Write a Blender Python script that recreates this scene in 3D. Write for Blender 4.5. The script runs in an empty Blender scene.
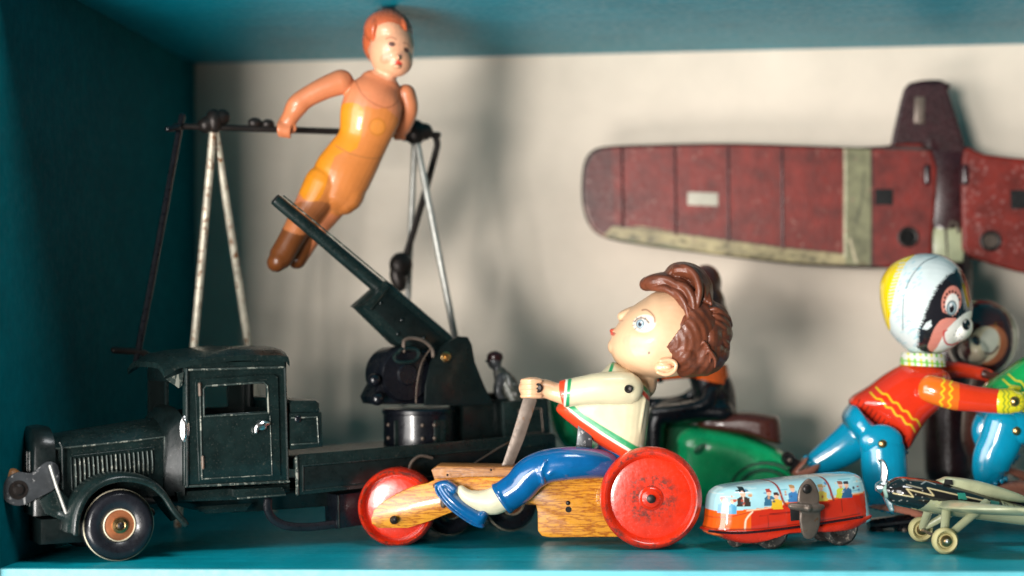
import bpy, math, random
import numpy as np
from mathutils import Matrix, Vector

# ------------------------------------------------------------------ camera, light, exposure
# all lengths below are centimetres; everything is written out in metres (S)
S = 0.01
FPX = 1753.0
YAW, PITCH, ROLL = math.radians(5.2), math.radians(1.16), math.radians(0.56)
CAM = np.array([0.0, -87.0, 12.35])
_f0 = np.array([-math.sin(YAW) * math.cos(PITCH), math.cos(YAW) * math.cos(PITCH), math.sin(PITCH)])
_r0 = np.array([math.cos(YAW), math.sin(YAW), 0.0])
_u0 = np.cross(_r0, _f0)
CR = _r0 * math.cos(ROLL) - _u0 * math.sin(ROLL)
CU = _r0 * math.sin(ROLL) + _u0 * math.cos(ROLL)
CF = _f0
sc = bpy.context.scene
cd = bpy.data.cameras.new('camera'); cam = bpy.data.objects.new('camera', cd); sc.collection.objects.link(cam)
cam.matrix_world = Matrix([[CR[0], CU[0], -CF[0], CAM[0] * S], [CR[1], CU[1], -CF[1], CAM[1] * S],
                           [CR[2], CU[2], -CF[2], CAM[2] * S], [0, 0, 0, 1]])
cd.sensor_width = 36; cd.lens = FPX / 1024 * 36; cd.clip_start = 0.01; cd.clip_end = 50
cd.dof.use_dof = True; cd.dof.focus_distance = 0.955; cd.dof.aperture_fstop = 3.6; cd.dof.aperture_blades = 9
sc.camera = cam
w = bpy.data.worlds.new('World'); sc.world = w; w.use_nodes = True
w.node_tree.nodes['Background'].inputs[0].default_value = (1.0, 0.93, 0.85, 1)
w.node_tree.nodes['Background'].inputs[1].default_value = 0.028

def area(name, loc, target, size, power, col):
    l = bpy.data.lights.new(name, 'AREA'); l.shape = 'RECTANGLE'; l.size, l.size_y = size[0] * S, size[1] * S
    l.energy = power; l.color = col
    o = bpy.data.objects.new(name, l); sc.collection.objects.link(o)
    o.location = Vector(loc) * S
    o.rotation_euler = (Vector(target) - Vector(loc)).to_track_quat('-Z', 'Y').to_euler()
    return o
area('window_light', (-78, -250, 7), (0, 20, 14), (46, 52), 62.0, (1.0, 0.955, 0.90))      # far window, level with the shelf
area('side_window_light', (-106, -108, 30), (4, 18, 12), (100, 84), 23.0, (1.0, 0.97, 0.94))
area('room_light', (-62, -80, -42), (14, 12, 31), (70, 46), 15.0, (1.0, 0.95, 0.90))         # daylight thrown up by the room
area('skylight', (26, -34, 130), (22, 0, 0), (62, 36), 12.5, (0.97, 0.99, 1.0))                        # falls on the front of the shelf only
sc.view_settings.view_transform = 'Standard'; sc.view_settings.look = 'None'
sc.view_settings.exposure = 0.0; sc.view_settings.gamma = 1.0
sc.render.engine = 'CYCLES'

# ------------------------------------------------------------------ geometry helpers
def ray(px, py):
    d = CF + CR * (px - 512) / FPX + CU * (288 - py) / FPX
    return d
def proj(P):
    q = np.asarray(P, float) - CAM
    z = q @ CF
    return np.stack([512 + FPX * (q @ CR) / z, 288 - FPX * (q @ CU) / z], -1)
def ground(px, py):
    d = ray(px, py); l = -CAM[2] / d[2]; p = CAM + d * l
    return p[0], p[1]

class Frame:
    """local axes of one toy: s along it, t away from the viewer's side, z up; rz degrees about z."""
    def __init__(self, x, y, rz=0):
        self.x, self.y, self.rz = x, y, math.radians(rz)
        self.u = np.array([math.cos(self.rz), math.sin(self.rz), 0]); self.n = np.array([-math.sin(self.rz), math.cos(self.rz), 0])
        self.o = np.array([x, y, 0.0])
        self.c = float((self.o - CAM) @ CF) / FPX
    def __call__(self, px, py, t=0.0):
        d = ray(px, py); l = (t - (CAM - self.o) @ self.n) / (d @ self.n)
        q = CAM + d * l - self.o
        return np.array([q @ self.u, t, q[2]])
    def pts(self, P, t=0.0): return [self(a, b, t) for a, b in P]
    def sz(self, P, t=0.0): return [(v[0], v[2]) for v in self.pts(P, t)]
    def world(self, V): V = np.asarray(V); return self.o + np.outer(V[:, 0], self.u) + np.outer(V[:, 1], self.n) + np.outer(V[:, 2], [0, 0, 1])
    def topx(self, V, tref):
        V = np.array(V, float); V[:, 1] = tref; return proj(self.world(V))

def cr(P, m=6, closed=False):
    P = [np.asarray(p, float) for p in P]; n = len(P); out = []
    rng = n if closed else n - 1
    for i in range(rng):
        if closed: a, b, c, d = P[i - 1], P[i], P[(i + 1) % n], P[(i + 2) % n]
        else: a, b, c, d = P[max(i - 1, 0)], P[i], P[i + 1], P[min(i + 2, n - 1)]
        for k in range(m):
            t = k / m
            out.append(0.5 * (2 * b + (c - a) * t + (2 * a - 5 * b + 4 * c - d) * t * t + (3 * b - a - 3 * c + d) * t ** 3))
    if not closed: out.append(P[-1])
    return out

def rings(R, closed_ends=True):
    V = np.concatenate([np.asarray(r) for r in R]); n = len(R[0]); F = []
    for i in range(len(R) - 1):
        for k in range(n):
            a, b = i * n + k, i * n + (k + 1) % n
            F.append((a, b, b + n, a + n))
    if closed_ends:
        F.append(tuple(range(n))[::-1]); F.append(tuple(range((len(R) - 1) * n, len(R) * n)))
    return V, F

def tube(P, R, n=16, ref=(0, 1, 0), m=0, cap='round'):
    P = [np.asarray(p, float) for p in P]
    if np.isscalar(R) or isinstance(R, tuple): R = [R] * len(P)
    R = [np.array((r, r) if np.isscalar(r) else r, float) for r in R]
    if m: R = cr(R, m); P = cr(P, m)
    N = len(P); ref = np.asarray(ref, float); out = []
    th = np.linspace(0, 2 * np.pi, n, endpoint=False)
    def ring(c, T, r):
        T = T / (np.linalg.norm(T) + 1e-9); b = ref - T * (ref @ T)
        if np.linalg.norm(b) < 1e-3: b = np.array([1.0, 0, 0]) - T * T[0]
        b = b / np.linalg.norm(b); a = np.cross(T, b)
        return c + np.outer(np.cos(th) * r[0], a) + np.outer(np.sin(th) * r[1], b)
    for i in range(N):
        T = P[min(i + 1, N - 1)] - P[max(i - 1, 0)]
        if cap == 'round' and i == 0:
            Tn = T / np.linalg.norm(T)
            for k in (80, 60, 40, 20):
                q = math.radians(k); out.append(ring(P[0] - Tn * R[0].min() * math.sin(q), T, R[0] * math.cos(q)))
        out.append(ring(P[i], T, R[i]))
        if cap == 'round' and i == N - 1:
            Tn = T / np.linalg.norm(T)
            for k in (20, 40, 60, 80):
                q = math.radians(k); out.append(ring(P[-1] + Tn * R[-1].min() * math.sin(q), T, R[-1] * math.cos(q)))
    return rings(out)

def lathe(prof, c=(0, 0, 0), axis=(0, 1, 0), n=48, cap=True):
    ax = Vector(axis).normalized(); M = np.array(Vector((0, 0, 1)).rotation_difference(ax).to_matrix())
    th = np.linspace(0, 2 * np.pi, n, endpoint=False); out = []
    for r, h in prof:
        r = max(r, 1e-4)
        V = np.stack([r * np.cos(th), r * np.sin(th), np.full(n, h)], -1) @ M.T + np.asarray(c)
        out.append(V)
    return rings(out, cap)

def ell(c, r, ang=0, n=28, tilt=None):
    th = np.linspace(0, 2 * np.pi, n, endpoint=False); out = []
    for p in np.linspace(-88, 88, n // 2 + 1):
        q = math.radians(p)
        out.append(np.stack([r[0] * math.cos(q) * np.cos(th), r[1] * math.cos(q) * np.sin(th), np.full(n, r[2] * math.sin(q))], -1))
    V, F = rings(out); a = math.radians(ang)      # ang: rotation in the s-z plane, counter clockwise as seen
    M = np.array([[math.cos(a), 0, -math.sin(a)], [0, 1, 0], [math.sin(a), 0, math.cos(a)]])
    if tilt is not None: M = np.array(Matrix.Rotation(math.radians(tilt), 3, 'Z')) @ M
    return V @ M.T + np.asarray(c), F

def inset(poly, d):
    P = np.asarray(poly, float); n = len(P)
    A = 0.5 * sum(P[i - 1][0] * P[i][1] - P[i][0] * P[i - 1][1] for i in range(n)); sg = 1 if A > 0 else -1
    out = []
    for i in range(n):
        e1 = P[i] - P[i - 1]; e2 = P[(i + 1) % n] - P[i]
        e1 = e1 / (np.linalg.norm(e1) + 1e-9); e2 = e2 / (np.linalg.norm(e2) + 1e-9)
        n1 = np.array([-e1[1], e1[0]]) * sg; n2 = np.array([-e2[1], e2[0]]) * sg
        m = n1 + n2; l = max(m @ m, 0.8); out.append(P[i] + m * (2 * d / l))
    return np.array(out)

def prism(poly, t0, t1, bev=0.04, m=0):
    if m: poly = cr([np.array(p) for p in poly], m, True)
    P = np.asarray(poly, float); L = []
    for d, t in ((bev, t0), (bev * .3, t0 + bev * .3), (0, t0 + bev), (0, t1 - bev), (bev * .3, t1 - bev * .3), (bev, t1)):
        q = inset(P, d) if d else P
        L.append(np.stack([q[:, 0], np.full(len(q), t), q[:, 1]], -1))
    return rings(L)

def pillow(poly, tc, half, e=3.0, m=5, k=8, centre=None, mn=0.02):
    P = np.array(cr([np.array(p) for p in poly], m, True)) if m else np.asarray(poly, float)
    c = np.mean(P, 0) if centre is None else np.asarray(centre)
    L = []
    for a in np.linspace(-90, 90, 2 * k + 1):
        q = math.radians(a); sn, cs = math.sin(q), max(math.cos(q), 1e-3)
        tau = abs(sn) ** (2 / e) * (1 if sn > 0 else -1); sc_ = max(cs ** (2 / e), mn)
        X = c + (P - c) * sc_
        L.append(np.stack([X[:, 0], np.full(len(X), tc + tau * half), X[:, 1]], -1))
    return rings(L)

def box(a, b, bev=0.04):
    (x0, y0, z0), (x1, y1, z1) = a, b
    return prism([(x0, z0), (x1, z0), (x1, z1), (x0, z1)], y0, y1, min(bev, abs(y1 - y0) * .4, abs(x1 - x0) * .4, abs(z1 - z0) * .4))

def join(gs):
    V = []; F = []; o = 0
    for v, f in gs:
        V.append(np.asarray(v)); F += [tuple(i + o for i in q) for q in f]; o += len(v)
    return np.concatenate(V), F

def rotz(g, c, deg):
    V, F = g; M = np.array(Matrix.Rotation(math.radians(deg), 3, 'Z')); c = np.asarray(c)
    return (np.asarray(V) - c) @ M.T + c, F

def blob(gs, voxel=0.07, it=3):
    V, F = join(gs)
    me = bpy.data.meshes.new('tmp'); me.from_pydata((V * S).tolist(), [], F); me.update()
    o = bpy.data.objects.new('tmp', me); sc.collection.objects.link(o)
    md = o.modifiers.new('r', 'REMESH'); md.mode = 'VOXEL'; md.voxel_size = voxel * S; md.adaptivity = 0
    dg = bpy.context.evaluated_depsgraph_get(); ev = o.evaluated_get(dg); m2 = ev.to_mesh()
    W = np.zeros(len(m2.vertices) * 3); m2.vertices.foreach_get('co', W); W = W.reshape(-1, 3) / S
    FF = [tuple(p.vertices) for p in m2.polygons]
    E = np.zeros(len(m2.edges) * 2, int); m2.edges.foreach_get('vertices', E); E = E.reshape(-1, 2)
    ev.to_mesh_clear(); bpy.data.objects.remove(o); bpy.data.meshes.remove(me)
    cnt = np.bincount(E.ravel(), minlength=len(W))[:, None]
    for _ in range(it):
        A = np.zeros_like(W)
        for c in range(3):
            A[:, c] = np.bincount(E[:, 0], W[E[:, 1], c], len(W)) + np.bincount(E[:, 1], W[E[:, 0], c], len(W))
        W = W * 0.45 + A / np.maximum(cnt, 1) * 0.55
    return W, FF

# ------------------------------------------------------------------ objects
def empty(name, F, label, cat, group=None):
    o = bpy.data.objects.new(name, None); sc.collection.objects.link(o)
    o.location = (F.x * S, F.y * S, 0); o.rotation_euler = (0, 0, F.rz); o.empty_display_size = 0.02
    o['label'] = label; o['category'] = cat
    if group: o['group'] = group
    return o

def obj(name, g, mat, parent=None, smooth=35, label=None, paint=None):
    V, F = join(g) if isinstance(g, list) else g
    me = bpy.data.meshes.new(name); me.from_pydata((np.asarray(V) * S).tolist(), [], F); me.validate(); me.update()
    import bmesh
    bm = bmesh.new(); bm.from_mesh(me); bmesh.ops.recalc_face_normals(bm, faces=bm.faces)
    if smooth:
        lim = math.radians(smooth)
        for f in bm.faces: f.smooth = True
        for e in bm.edges: e.smooth = len(e.link_faces) == 2 and e.calc_face_angle(0) < lim
    bm.to_mesh(me); bm.free()
    me.materials.append(mat)
    if paint is not None:
        col = paint(np.asarray(V)); at = me.color_attributes.new('paint', 'FLOAT_COLOR', 'POINT')
        at.data.foreach_set('color', np.concatenate([col, np.ones((len(col), 1))], 1).astype(np.float32).ravel())
    o = bpy.data.objects.new(name, me); sc.collection.objects.link(o)
    if parent is not None: o.parent = parent
    if label: o['label'] = label
    return o

def lin(r, g, b):
    return tuple(((c / 255) / 12.92 if c / 255 <= 0.04045 else ((c / 255 + 0.055) / 1.055) ** 2.4) for c in (r, g, b))

class Painter:
    """litho printing: layers laid on the toy along its own t axis; shapes given on the plane t=tref of frame F"""
    def __init__(self, F, tref, base): self.F, self.t, self.base, self.L = F, tref, base, []
    def poly(self, P, col, m=0, tmax=None):
        if m: P = cr([np.array(p, float) for p in P], m, True)
        self.L.append(('p', np.asarray(P, float), col, tmax)); return self
    def oval(self, c, r, col, ang=0, tmax=None): self.L.append(('e', (c, r, math.radians(ang)), col, tmax)); return self
    def line(self, P, w, col, m=0, tmax=None):
        if m: P = cr([np.array(p, float) for p in P], m)
        self.L.append(('l', (np.asarray(P, float), w), col, tmax)); return self
    def __call__(self, V):
        X = self.F.topx(V, self.t); C = np.tile(np.asarray(self.base, float)[:3], (len(V), 1))
        for kind, sh, col, tmax in self.L:
            if kind == 'p':
                ins = np.zeros(len(X), bool); n = len(sh)
                for i in range(n):
                    a, b = sh[i - 1], sh[i]
                    if a[1] == b[1]: continue
                    c_ = (X[:, 1] < a[1]) != (X[:, 1] < b[1])
                    ins ^= c_ & (X[:, 0] < (b[0] - a[0]) * (X[:, 1] - a[1]) / (b[1] - a[1]) + a[0])
                w_ = ins.astype(float)
            elif kind == 'e':
                (c, r, a) = sh; d = X - np.array(c)
                x = d[:, 0] * math.cos(a) - d[:, 1] * math.sin(a); y = d[:, 0] * math.sin(a) + d[:, 1] * math.cos(a)
                q = np.sqrt((x / r[0]) ** 2 + (y / r[1]) ** 2); w_ = np.clip((1 - q) * min(r) / 0.8 + .5, 0, 1)
            else:
                P, wd = sh; dm = np.full(len(X), 1e9)
                for i in range(len(P) - 1):
                    a, b = P[i], P[i + 1]; ab = b - a; tt = np.clip(((X - a) @ ab) / (ab @ ab + 1e-9), 0, 1)
                    dm = np.minimum(dm, np.linalg.norm(X - a - np.outer(tt, ab), axis=1))
                w_ = np.clip((wd / 2 - dm) / 0.8 + .5, 0, 1)
            if tmax is not None: w_ = w_ * (np.asarray(V)[:, 1] < tmax)
            C = C * (1 - w_[:, None]) + np.array(col)[None, :] * w_[:, None]
        return C

# ------------------------------------------------------------------ materials
def mat(name, col=(.5, .5, .5), rough=.35, metal=0, coat=0, wear=None, var=0.12, vscale=1.2, bump=0.0, bscale=8, attr=False, spec=.5,
        grain=None, edge=None, stroke=0, dust=None):
    m = bpy.data.materials.new(name); m.use_nodes = True; nt = m.node_tree; N = nt.nodes; K = nt.links
    b = N['Principled BSDF']; b.inputs['Metallic'].default_value = metal; b.inputs['Coat Weight'].default_value = coat
    b.inputs['Coat Roughness'].default_value = 0.08; b.inputs['Specular IOR Level'].default_value = spec
    tc = N.new('ShaderNodeTexCoord'); mp = N.new('ShaderNodeMapping'); mp.inputs['Scale'].default_value = (100, 100, 100)
    K.new(tc.outputs['Object'], mp.inputs['Vector']); vec = mp.outputs['Vector']
    def noise(sc_, det=4, ro=.6, v=vec):
        n = N.new('ShaderNodeTexNoise'); n.inputs['Scale'].default_value = sc_; n.inputs['Detail'].default_value = det
        n.inputs['Roughness'].default_value = ro; K.new(v, n.inputs['Vector']); return n.outputs['Fac']
    def ramp(f, a, b_, c0=0., c1=1.):
        r = N.new('ShaderNodeMapRange'); r.inputs[1].default_value = a; r.inputs[2].default_value = b_
        r.inputs[3].default_value = c0; r.inputs[4].default_value = c1; K.new(f, r.inputs[0]); return r.outputs[0]
    def mix(f, a, b_):
        x = N.new('ShaderNodeMix'); x.data_type = 'RGBA'
        K.new(f, x.inputs[0])
        for s, v in ((6, a), (7, b_)):
            if isinstance(v, tuple): x.inputs[s].default_value = v[:3] + (1,)
            else: K.new(v, x.inputs[s])
        return x.outputs[2]
    if attr:
        at = N.new('ShaderNodeAttribute'); at.attribute_name = 'paint'; base = at.outputs['Color']
    elif grain:
        mg = N.new('ShaderNodeMapping'); mg.inputs['Scale'].default_value = grain[1]; K.new(tc.outputs['Object'], mg.inputs['Vector'])
        f = noise(1.0, 3, .55, mg.outputs['Vector'])
        mth = N.new('ShaderNodeMath'); mth.operation = 'MULTIPLY'; mth.inputs[1].default_value = grain[2]; K.new(f, mth.inputs[0])
        fr = N.new('ShaderNodeMath'); fr.operation = 'PINGPONG'; fr.inputs[1].default_value = 1; K.new(mth.outputs[0], fr.inputs[0])
        base = mix(ramp(fr.outputs[0], .0, .55), grain[0], col)
    else:
        rgb = N.new('ShaderNodeRGB'); rgb.outputs[0].default_value = tuple(col) + (1,); base = rgb.outputs[0]
    hsv = N.new('ShaderNodeHueSaturation'); K.new(base, hsv.inputs['Color'])
    K.new(ramp(noise(vscale, 5), .3, .7, 1 - var, 1 + var), hsv.inputs['Value']); base = hsv.outputs[0]
    if stroke:                     # brush marks along the board
        ms = N.new('ShaderNodeMapping'); ms.inputs['Scale'].default_value = (5, 150, 150); K.new(tc.outputs['Object'], ms.inputs['Vector'])
        h2 = N.new('ShaderNodeHueSaturation'); K.new(base, h2.inputs['Color'])
        K.new(ramp(noise(1.0, 5, .6, ms.outputs['Vector']), .3, .7, 1 - stroke, 1 + stroke), h2.inputs['Value']); base = h2.outputs[0]
    if dust:
        base = mix(ramp(noise(dust[2], 3, .5), dust[1], dust[1] + .12), base, tuple(dust[0]))
    if edge:                       # paint rubbed off the raised edges
        ge = N.new('ShaderNodeNewGeometry'); mm = N.new('ShaderNodeMath'); mm.operation = 'MULTIPLY'
        K.new(ramp(ge.outputs['Pointiness'], .515, .56), mm.inputs[0]); K.new(ramp(noise(2.6, 6, .7), .47, .60), mm.inputs[1])
        base = mix(mm.outputs[0], base, tuple(edge))
    rgh = ramp(noise(vscale * 3 + 1, 5), .3, .7, rough * .8, min(1, rough * 1.25))
    if wear:                       # wear=(colour, threshold, scale) chips and scratches
        f = ramp(noise(wear[2], 8, .72), wear[1], wear[1] + .03)
        base = mix(f, base, tuple(wear[0]))
        mp2 = N.new('ShaderNodeMapping'); mp2.inputs['Scale'].default_value = (260, 260, 40); mp2.inputs['Rotation'].default_value = (.3, .8, .4)
        K.new(tc.outputs['Object'], mp2.inputs['Vector'])
        f2 = ramp(noise(wear[2] * .25, 3, .5, mp2.outputs['Vector']), wear[1] + .08, wear[1] + .1)
        base = mix(f2, base, tuple(wear[0]))
    K.new(base, b.inputs['Base Color']); K.new(rgh, b.inputs['Roughness'])
    if bump:
        bp = N.new('ShaderNodeBump'); bp.inputs['Strength'].default_value = bump; bp.inputs['Distance'].default_value = 0.0006
        K.new(noise(bscale, 4), bp.inputs['Height']); K.new(bp.outputs[0], b.inputs['Normal'])
    return m

CREAM = (.72, .68, .52)
M = dict(
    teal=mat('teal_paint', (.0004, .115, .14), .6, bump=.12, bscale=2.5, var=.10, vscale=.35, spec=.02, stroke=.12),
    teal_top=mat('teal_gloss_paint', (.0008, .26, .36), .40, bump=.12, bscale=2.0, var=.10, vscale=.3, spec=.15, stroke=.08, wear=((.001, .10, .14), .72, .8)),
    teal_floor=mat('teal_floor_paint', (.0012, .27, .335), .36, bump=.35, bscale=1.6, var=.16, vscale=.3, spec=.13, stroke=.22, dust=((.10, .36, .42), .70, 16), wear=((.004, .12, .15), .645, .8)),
    edge=mat('lit_teal_edge', (.085, .37, .43), .4, var=.12, vscale=.5, wear=((.01, .3, .36), .66, 2)),  # shelf teal lightened: strong light on the front lip put into the colour
    wall=mat('cream_wall_paint', (.76, .66, .55), .6, bump=.35, bscale=3, var=.07, vscale=.16, spec=.25),
    tgreen=mat('dark_green_tin', (.006, .014, .0135), .30, coat=.2, spec=.4, wear=((.07, .065, .05), .655, 1.8), dust=((.035, .04, .036), .60, 9), var=.35, bump=.12, bscale=5),
    tgreen2=mat('black_green_tin', (.004, .008, .008), .32, coat=.15, spec=.4, wear=((.09, .08, .06), .68, 2.2), var=.35, bump=.12, bscale=5),
    tedge=mat('worn_tin_edge', (.035, .05, .045), .38, metal=.3, var=.4, vscale=4, wear=((.25, .26, .22), .55, 3.0)),
    black=mat('black_tin', (.004, .005, .008), .30, coat=.3, var=.3),
    tyre=mat('black_rubber', (.010, .011, .015), .30, coat=.25, wear=((.09, .08, .07), .66, 2.5), var=.3, bump=.1),
    oldtyre=mat('dusty_rubber', (.03, .028, .026), .7, wear=((.2, .17, .14), .56, 4), bump=.5, bscale=9),
    steel=mat('dull_steel', (.13, .10, .08), .42, metal=.4, wear=((.12, .06, .03), .60, 2.5), var=.25),
    steel2=mat('bright_steel', (.72, .72, .72), .28, metal=1, var=.2, wear=((.3, .2, .12), .68, 3)),
    rod=mat('grey_wire', (.42, .42, .39), .38, metal=.5, var=.25, wear=((.14, .08, .05), .64, 2.5)),
    rust=mat('rusty_rod', (.62, .58, .47), .45, metal=.3, wear=((.22, .09, .03), .55, 2.5), var=.3),
    dark=mat('dark_iron', (.025, .02, .018), .4, metal=.5, wear=((.12, .07, .05), .66, 3), var=.3),
    brass=mat('brass', (.55, .36, .16), .3, metal=1, var=.2),
    red=mat('red_enamel', (.62, .026, .006), .24, coat=.22, wear=((.26, .02, .01), .65, 2.2), edge=(.16, .03, .02), var=.16, bump=.15, bscale=3),
    wood=mat('printed_wood', (.66, .275, .018), .28, coat=.4, grain=((.34, .09, .004), (60, 420, 420), 8), var=.06, wear=((.25, .12, .03), .72, 4)),
    woodtop=mat('plain_wood', (.36, .15, .035), .5, grain=((.20, .07, .015), (60, 400, 400), 8)),
    blue=mat('blue_enamel', (.003, .095, .27), .20, coat=.6, wear=((.002, .03, .10), .66, 3), edge=(.10, .12, .16), var=.12, bump=.1, bscale=3),
    sky=mat('sky_blue_tin', (.003, .29, .48), .16, coat=.7, var=.08, wear=((.02, .12, .2), .74, 3)),
    skin=mat('painted_skin', (.86, .60, .40), .38, coat=.12, var=.04, wear=((.2, .1, .06), .745, 3.2), attr=True),
    skinp=mat('painted_skin_plain', (.68, .40, .23), .32, coat=.3, var=.06, wear=((.16, .09, .05), .69, 3.2)),
    shirt=mat('cream_shirt_paint', (.74, .68, .47), .33, coat=.25, var=.06, wear=((.2, .16, .1), .725, 3), attr=True, bump=.15, bscale=2),
    sock=mat('cream_sock_paint', (.72, .66, .46), .4, var=.12, wear=((.25, .2, .12), .70, 4)),
    hair=mat('brown_hair_paint', (.13, .036, .016), .40, coat=.12, var=.3, bump=.3, bscale=7, wear=((.45, .25, .15), .71, 3)),
    litho=mat('printed_tin', (.5, .5, .5), .17, coat=.7, var=.05, wear=((.12, .09, .07), .735, 3), attr=True),
    litho_old=mat('scratched_printed_tin', (.5, .5, .5), .30, coat=.2, var=.22, wear=((.50, .36, .32), .655, 1.6), attr=True, vscale=.8, bump=.3, bscale=2),
    litho_wing=mat('worn_wing_tin', (.5, .5, .5), .38, coat=.0, spec=.3, var=.45, wear=((.20, .09, .06), .70, 1.4), attr=True, vscale=.7, bump=.25, bscale=2),
    cell=mat('celluloid', (.7, .3, .15), .34, coat=.25, var=.07, attr=True),
    cellhair=mat('celluloid_hair', (.50, .11, .04), .28, coat=.4, var=.15),
    maroon=mat('maroon_tin', (.026, .005, .007), .28, coat=.3, wear=((.12, .05, .05), .70, 2), var=.4),
    green=mat('green_enamel', (.010, .60, .21), .24, coat=.4, var=.16, wear=((.08, .10, .06), .70, 1.5), edge=(.10, .12, .07)),
    dgreen=mat('deep_green_enamel', (.003, .15, .06), .3, coat=.3, var=.08),
    brown=mat('brown_enamel', (.075, .018, .012), .3, coat=.4, var=.12),
    orange=mat('orange_enamel', (.85, .13, .012), .25, coat=.4, var=.06),
    grey=mat('grey_fired_paint', (.05, .055, .06), .35, metal=.2, wear=((.4, .4, .4), .60, 3), var=.3),
    khaki=mat('worn_khaki', (.05, .055, .045), .4, metal=.2, wear=((.35, .34, .33), .56, 2.5), var=.3),
    pink=mat('salmon_enamel', (.45, .17, .11), .28, coat=.4, var=.08),
    sage=mat('sage_cream_tin', (.37, .39, .24), .32, coat=.3, var=.14, wear=((.13, .12, .06), .665, 2.5)),
    yell=mat('ivory_wheel', (.50, .45, .22), .4, var=.15, wear=((.3, .22, .1), .67, 4)),
    hub=mat('copper_hub', (.34, .12, .05), .35, metal=.3, var=.3, wear=((.15, .06, .03), .62, 4)),
    line=mat('cream_line', (.68, .62, .46), .4, var=.2),
    white=mat('white_sticker', (.46, .43, .35), .6, var=.1, wear=((.35, .32, .28), .60, 6)),
    hole=mat('dark_hole', (.004, .004, .004), .9),
)

# ------------------------------------------------------------------ the shelf niche
def struct(name, g, m, label=None):
    o = obj(name, g, m, None, 20); o['kind'] = 'structure'; return o
WX = -34.6; DEP = 38.4; TOP = 31.6
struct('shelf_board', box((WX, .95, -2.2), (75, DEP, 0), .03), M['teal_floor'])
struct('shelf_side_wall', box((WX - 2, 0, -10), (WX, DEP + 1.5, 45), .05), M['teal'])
struct('shelf_front_edge', box((WX, .60, -2.25), (75, .947, -.004), .02), M['edge'])  # thin strip added to carry the brightened lip colour
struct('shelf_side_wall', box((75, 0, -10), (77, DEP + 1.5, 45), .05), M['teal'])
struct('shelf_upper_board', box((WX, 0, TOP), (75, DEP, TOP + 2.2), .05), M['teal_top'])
struct('shelf_back_wall', box((WX, DEP, -3), (75, DEP + 1.4, TOP + 3), .02), M['wall'])

# ------------------------------------------------------------------ boy on the wooden tricycle (in focus)
gx, gy = ground(651, 549); FB = Frame(gx, gy + 1.1, 2)      # t=0: near face of the wooden frame
def P3(F, L): return [F(a, b, t) for a, b, t in L]
c = FB.c
boy = empty('tricycle_toy', FB, 'wooden tricycle with red wheels and its riding boy in a cream shirt', 'toy tricycle')
plate = FB.sz([(371, 519), (374, 510), (384, 501), (398, 493), (414, 486), (428, 483), (436, 479), (470, 477), (530, 477), (605, 476),
               (646, 476), (648, 537), (600, 537), (550, 537.5), (542, 536), (538, 531), (537.5, 512), (536, 505), (530, 503), (478, 503), (462, 508), (430, 521), (408, 528), (378, 528), (372, 524)])
obj('wooden_frame', [prism(plate, 0, .42, .05), prism(FB.sz([(371, 519), (384, 501), (414, 486), (470, 478), (646, 476), (648, 537), (545, 537), (538, 505), (478, 503), (430, 521), (408, 528), (378, 528)], 2.9), 2.9, 3.3, .05)], M['wood'], boy)
obj('wooden_seat_block', prism(FB.sz([(431, 470), (437, 466), (500, 467), (640, 469), (640, 520), (560, 520), (538, 500), (500, 497), (436, 485)], .42), .42, 2.9, .1), M['woodtop'], boy)
def wheel(F, px, py, rpx, t0, t1, name, parent, m, hubpx=11):
    C = F(px, py, t0); c_ = float((F.world([C])[0] - CAM) @ CF) / FPX; R = rpx * c_; W = t1 - t0; h = hubpx * c_
    pr = [(0, W * .30), (h * 1.02, W * .30), (R * .70, W * .27), (R * .78, W * .30), (R * .83, W * .12), (R * .86, W * .03), (R * .90, 0), (R * .95, W * .08), (R * .985, W * .22), (R, W * .4), (R, W * .6), (R * .985, W * .8),
          (R * .95, W * .93), (R * .90, W), (R * .83, W * .9), (R * .78, W * .7), (R * .2, W * .7), (0, W * .7)]
    o = obj(name, lathe(pr, C, (0, 1, 0), 96), m, parent, 50)
    hb = obj('hub', lathe([(h * 1.15, W * .31), (h * 1.1, W * .24), (h * .95, W * .22), (h * .8, W * .14), (h * .45, W * .10), (h * .4, W * .09), (0, W * .09)], C, (0, 1, 0), 40), m, o)
    bt = obj('axle_bolt', [lathe([(h * .40, W * .1), (h * .38, W * -.02), (h * .2, W * -.05), (0, W * -.05)], C, (0, 1, 0), 16)], M['dark'], o)
    return o, C, R
w1, C1, R1 = wheel(FB, 651, 499, 51.5, -1.75, -.25, 'rear_wheel', boy, M['red'])
o2, _, _ = wheel(FB, 395.5, 508.5, 39.8, .48, 2.6, 'front_wheel', boy, M['red'], 8)
Cb = C1 + np.array([0, 5.4, 0])
Rb = R1 * .9
w2 = obj('rear_wheel', lathe([(0, .5), (Rb * .8, .5), (Rb * .84, .1), (Rb * .9, 0), (Rb * .97, .2), (Rb, .6), (Rb, 1), (Rb * .95, 1.4), (Rb * .85, 1.4), (Rb * .8, .9), (0, .9)], Cb - [0, 0, R1 * .1], (0, 1, 0), 72), M['red'], boy)
obj('rear_axle', tube([C1 + [0, .3, 0], C1 + [0, 6, 0]], .22, 10), M['dark'], boy)
fa = FB(394, 520, -.15)
obj('axle_bolt', [tube([fa, fa + [0, 3.4, 0]], .17, 10), ell(fa, (.24, .2, .24)), ell(fa + [.08, -.22, .05], (.16, .16, .19))], M['dark'], boy)
for a, b in ((568, 503), (447.5, 475), (491, 470)):
    r_ = .13 if a == 568 else .07
    obj('nail', ell(FB(a, b, -.02), (r_, .08, r_), n=12), M['dark'], boy)
obj('peg_hole', lathe([(0, -.012), (.17, -.012), (.17, 0.02)], FB(568.5, 509.5, 0), (0, 1, 0), 20), M['hole'], boy)
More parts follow.
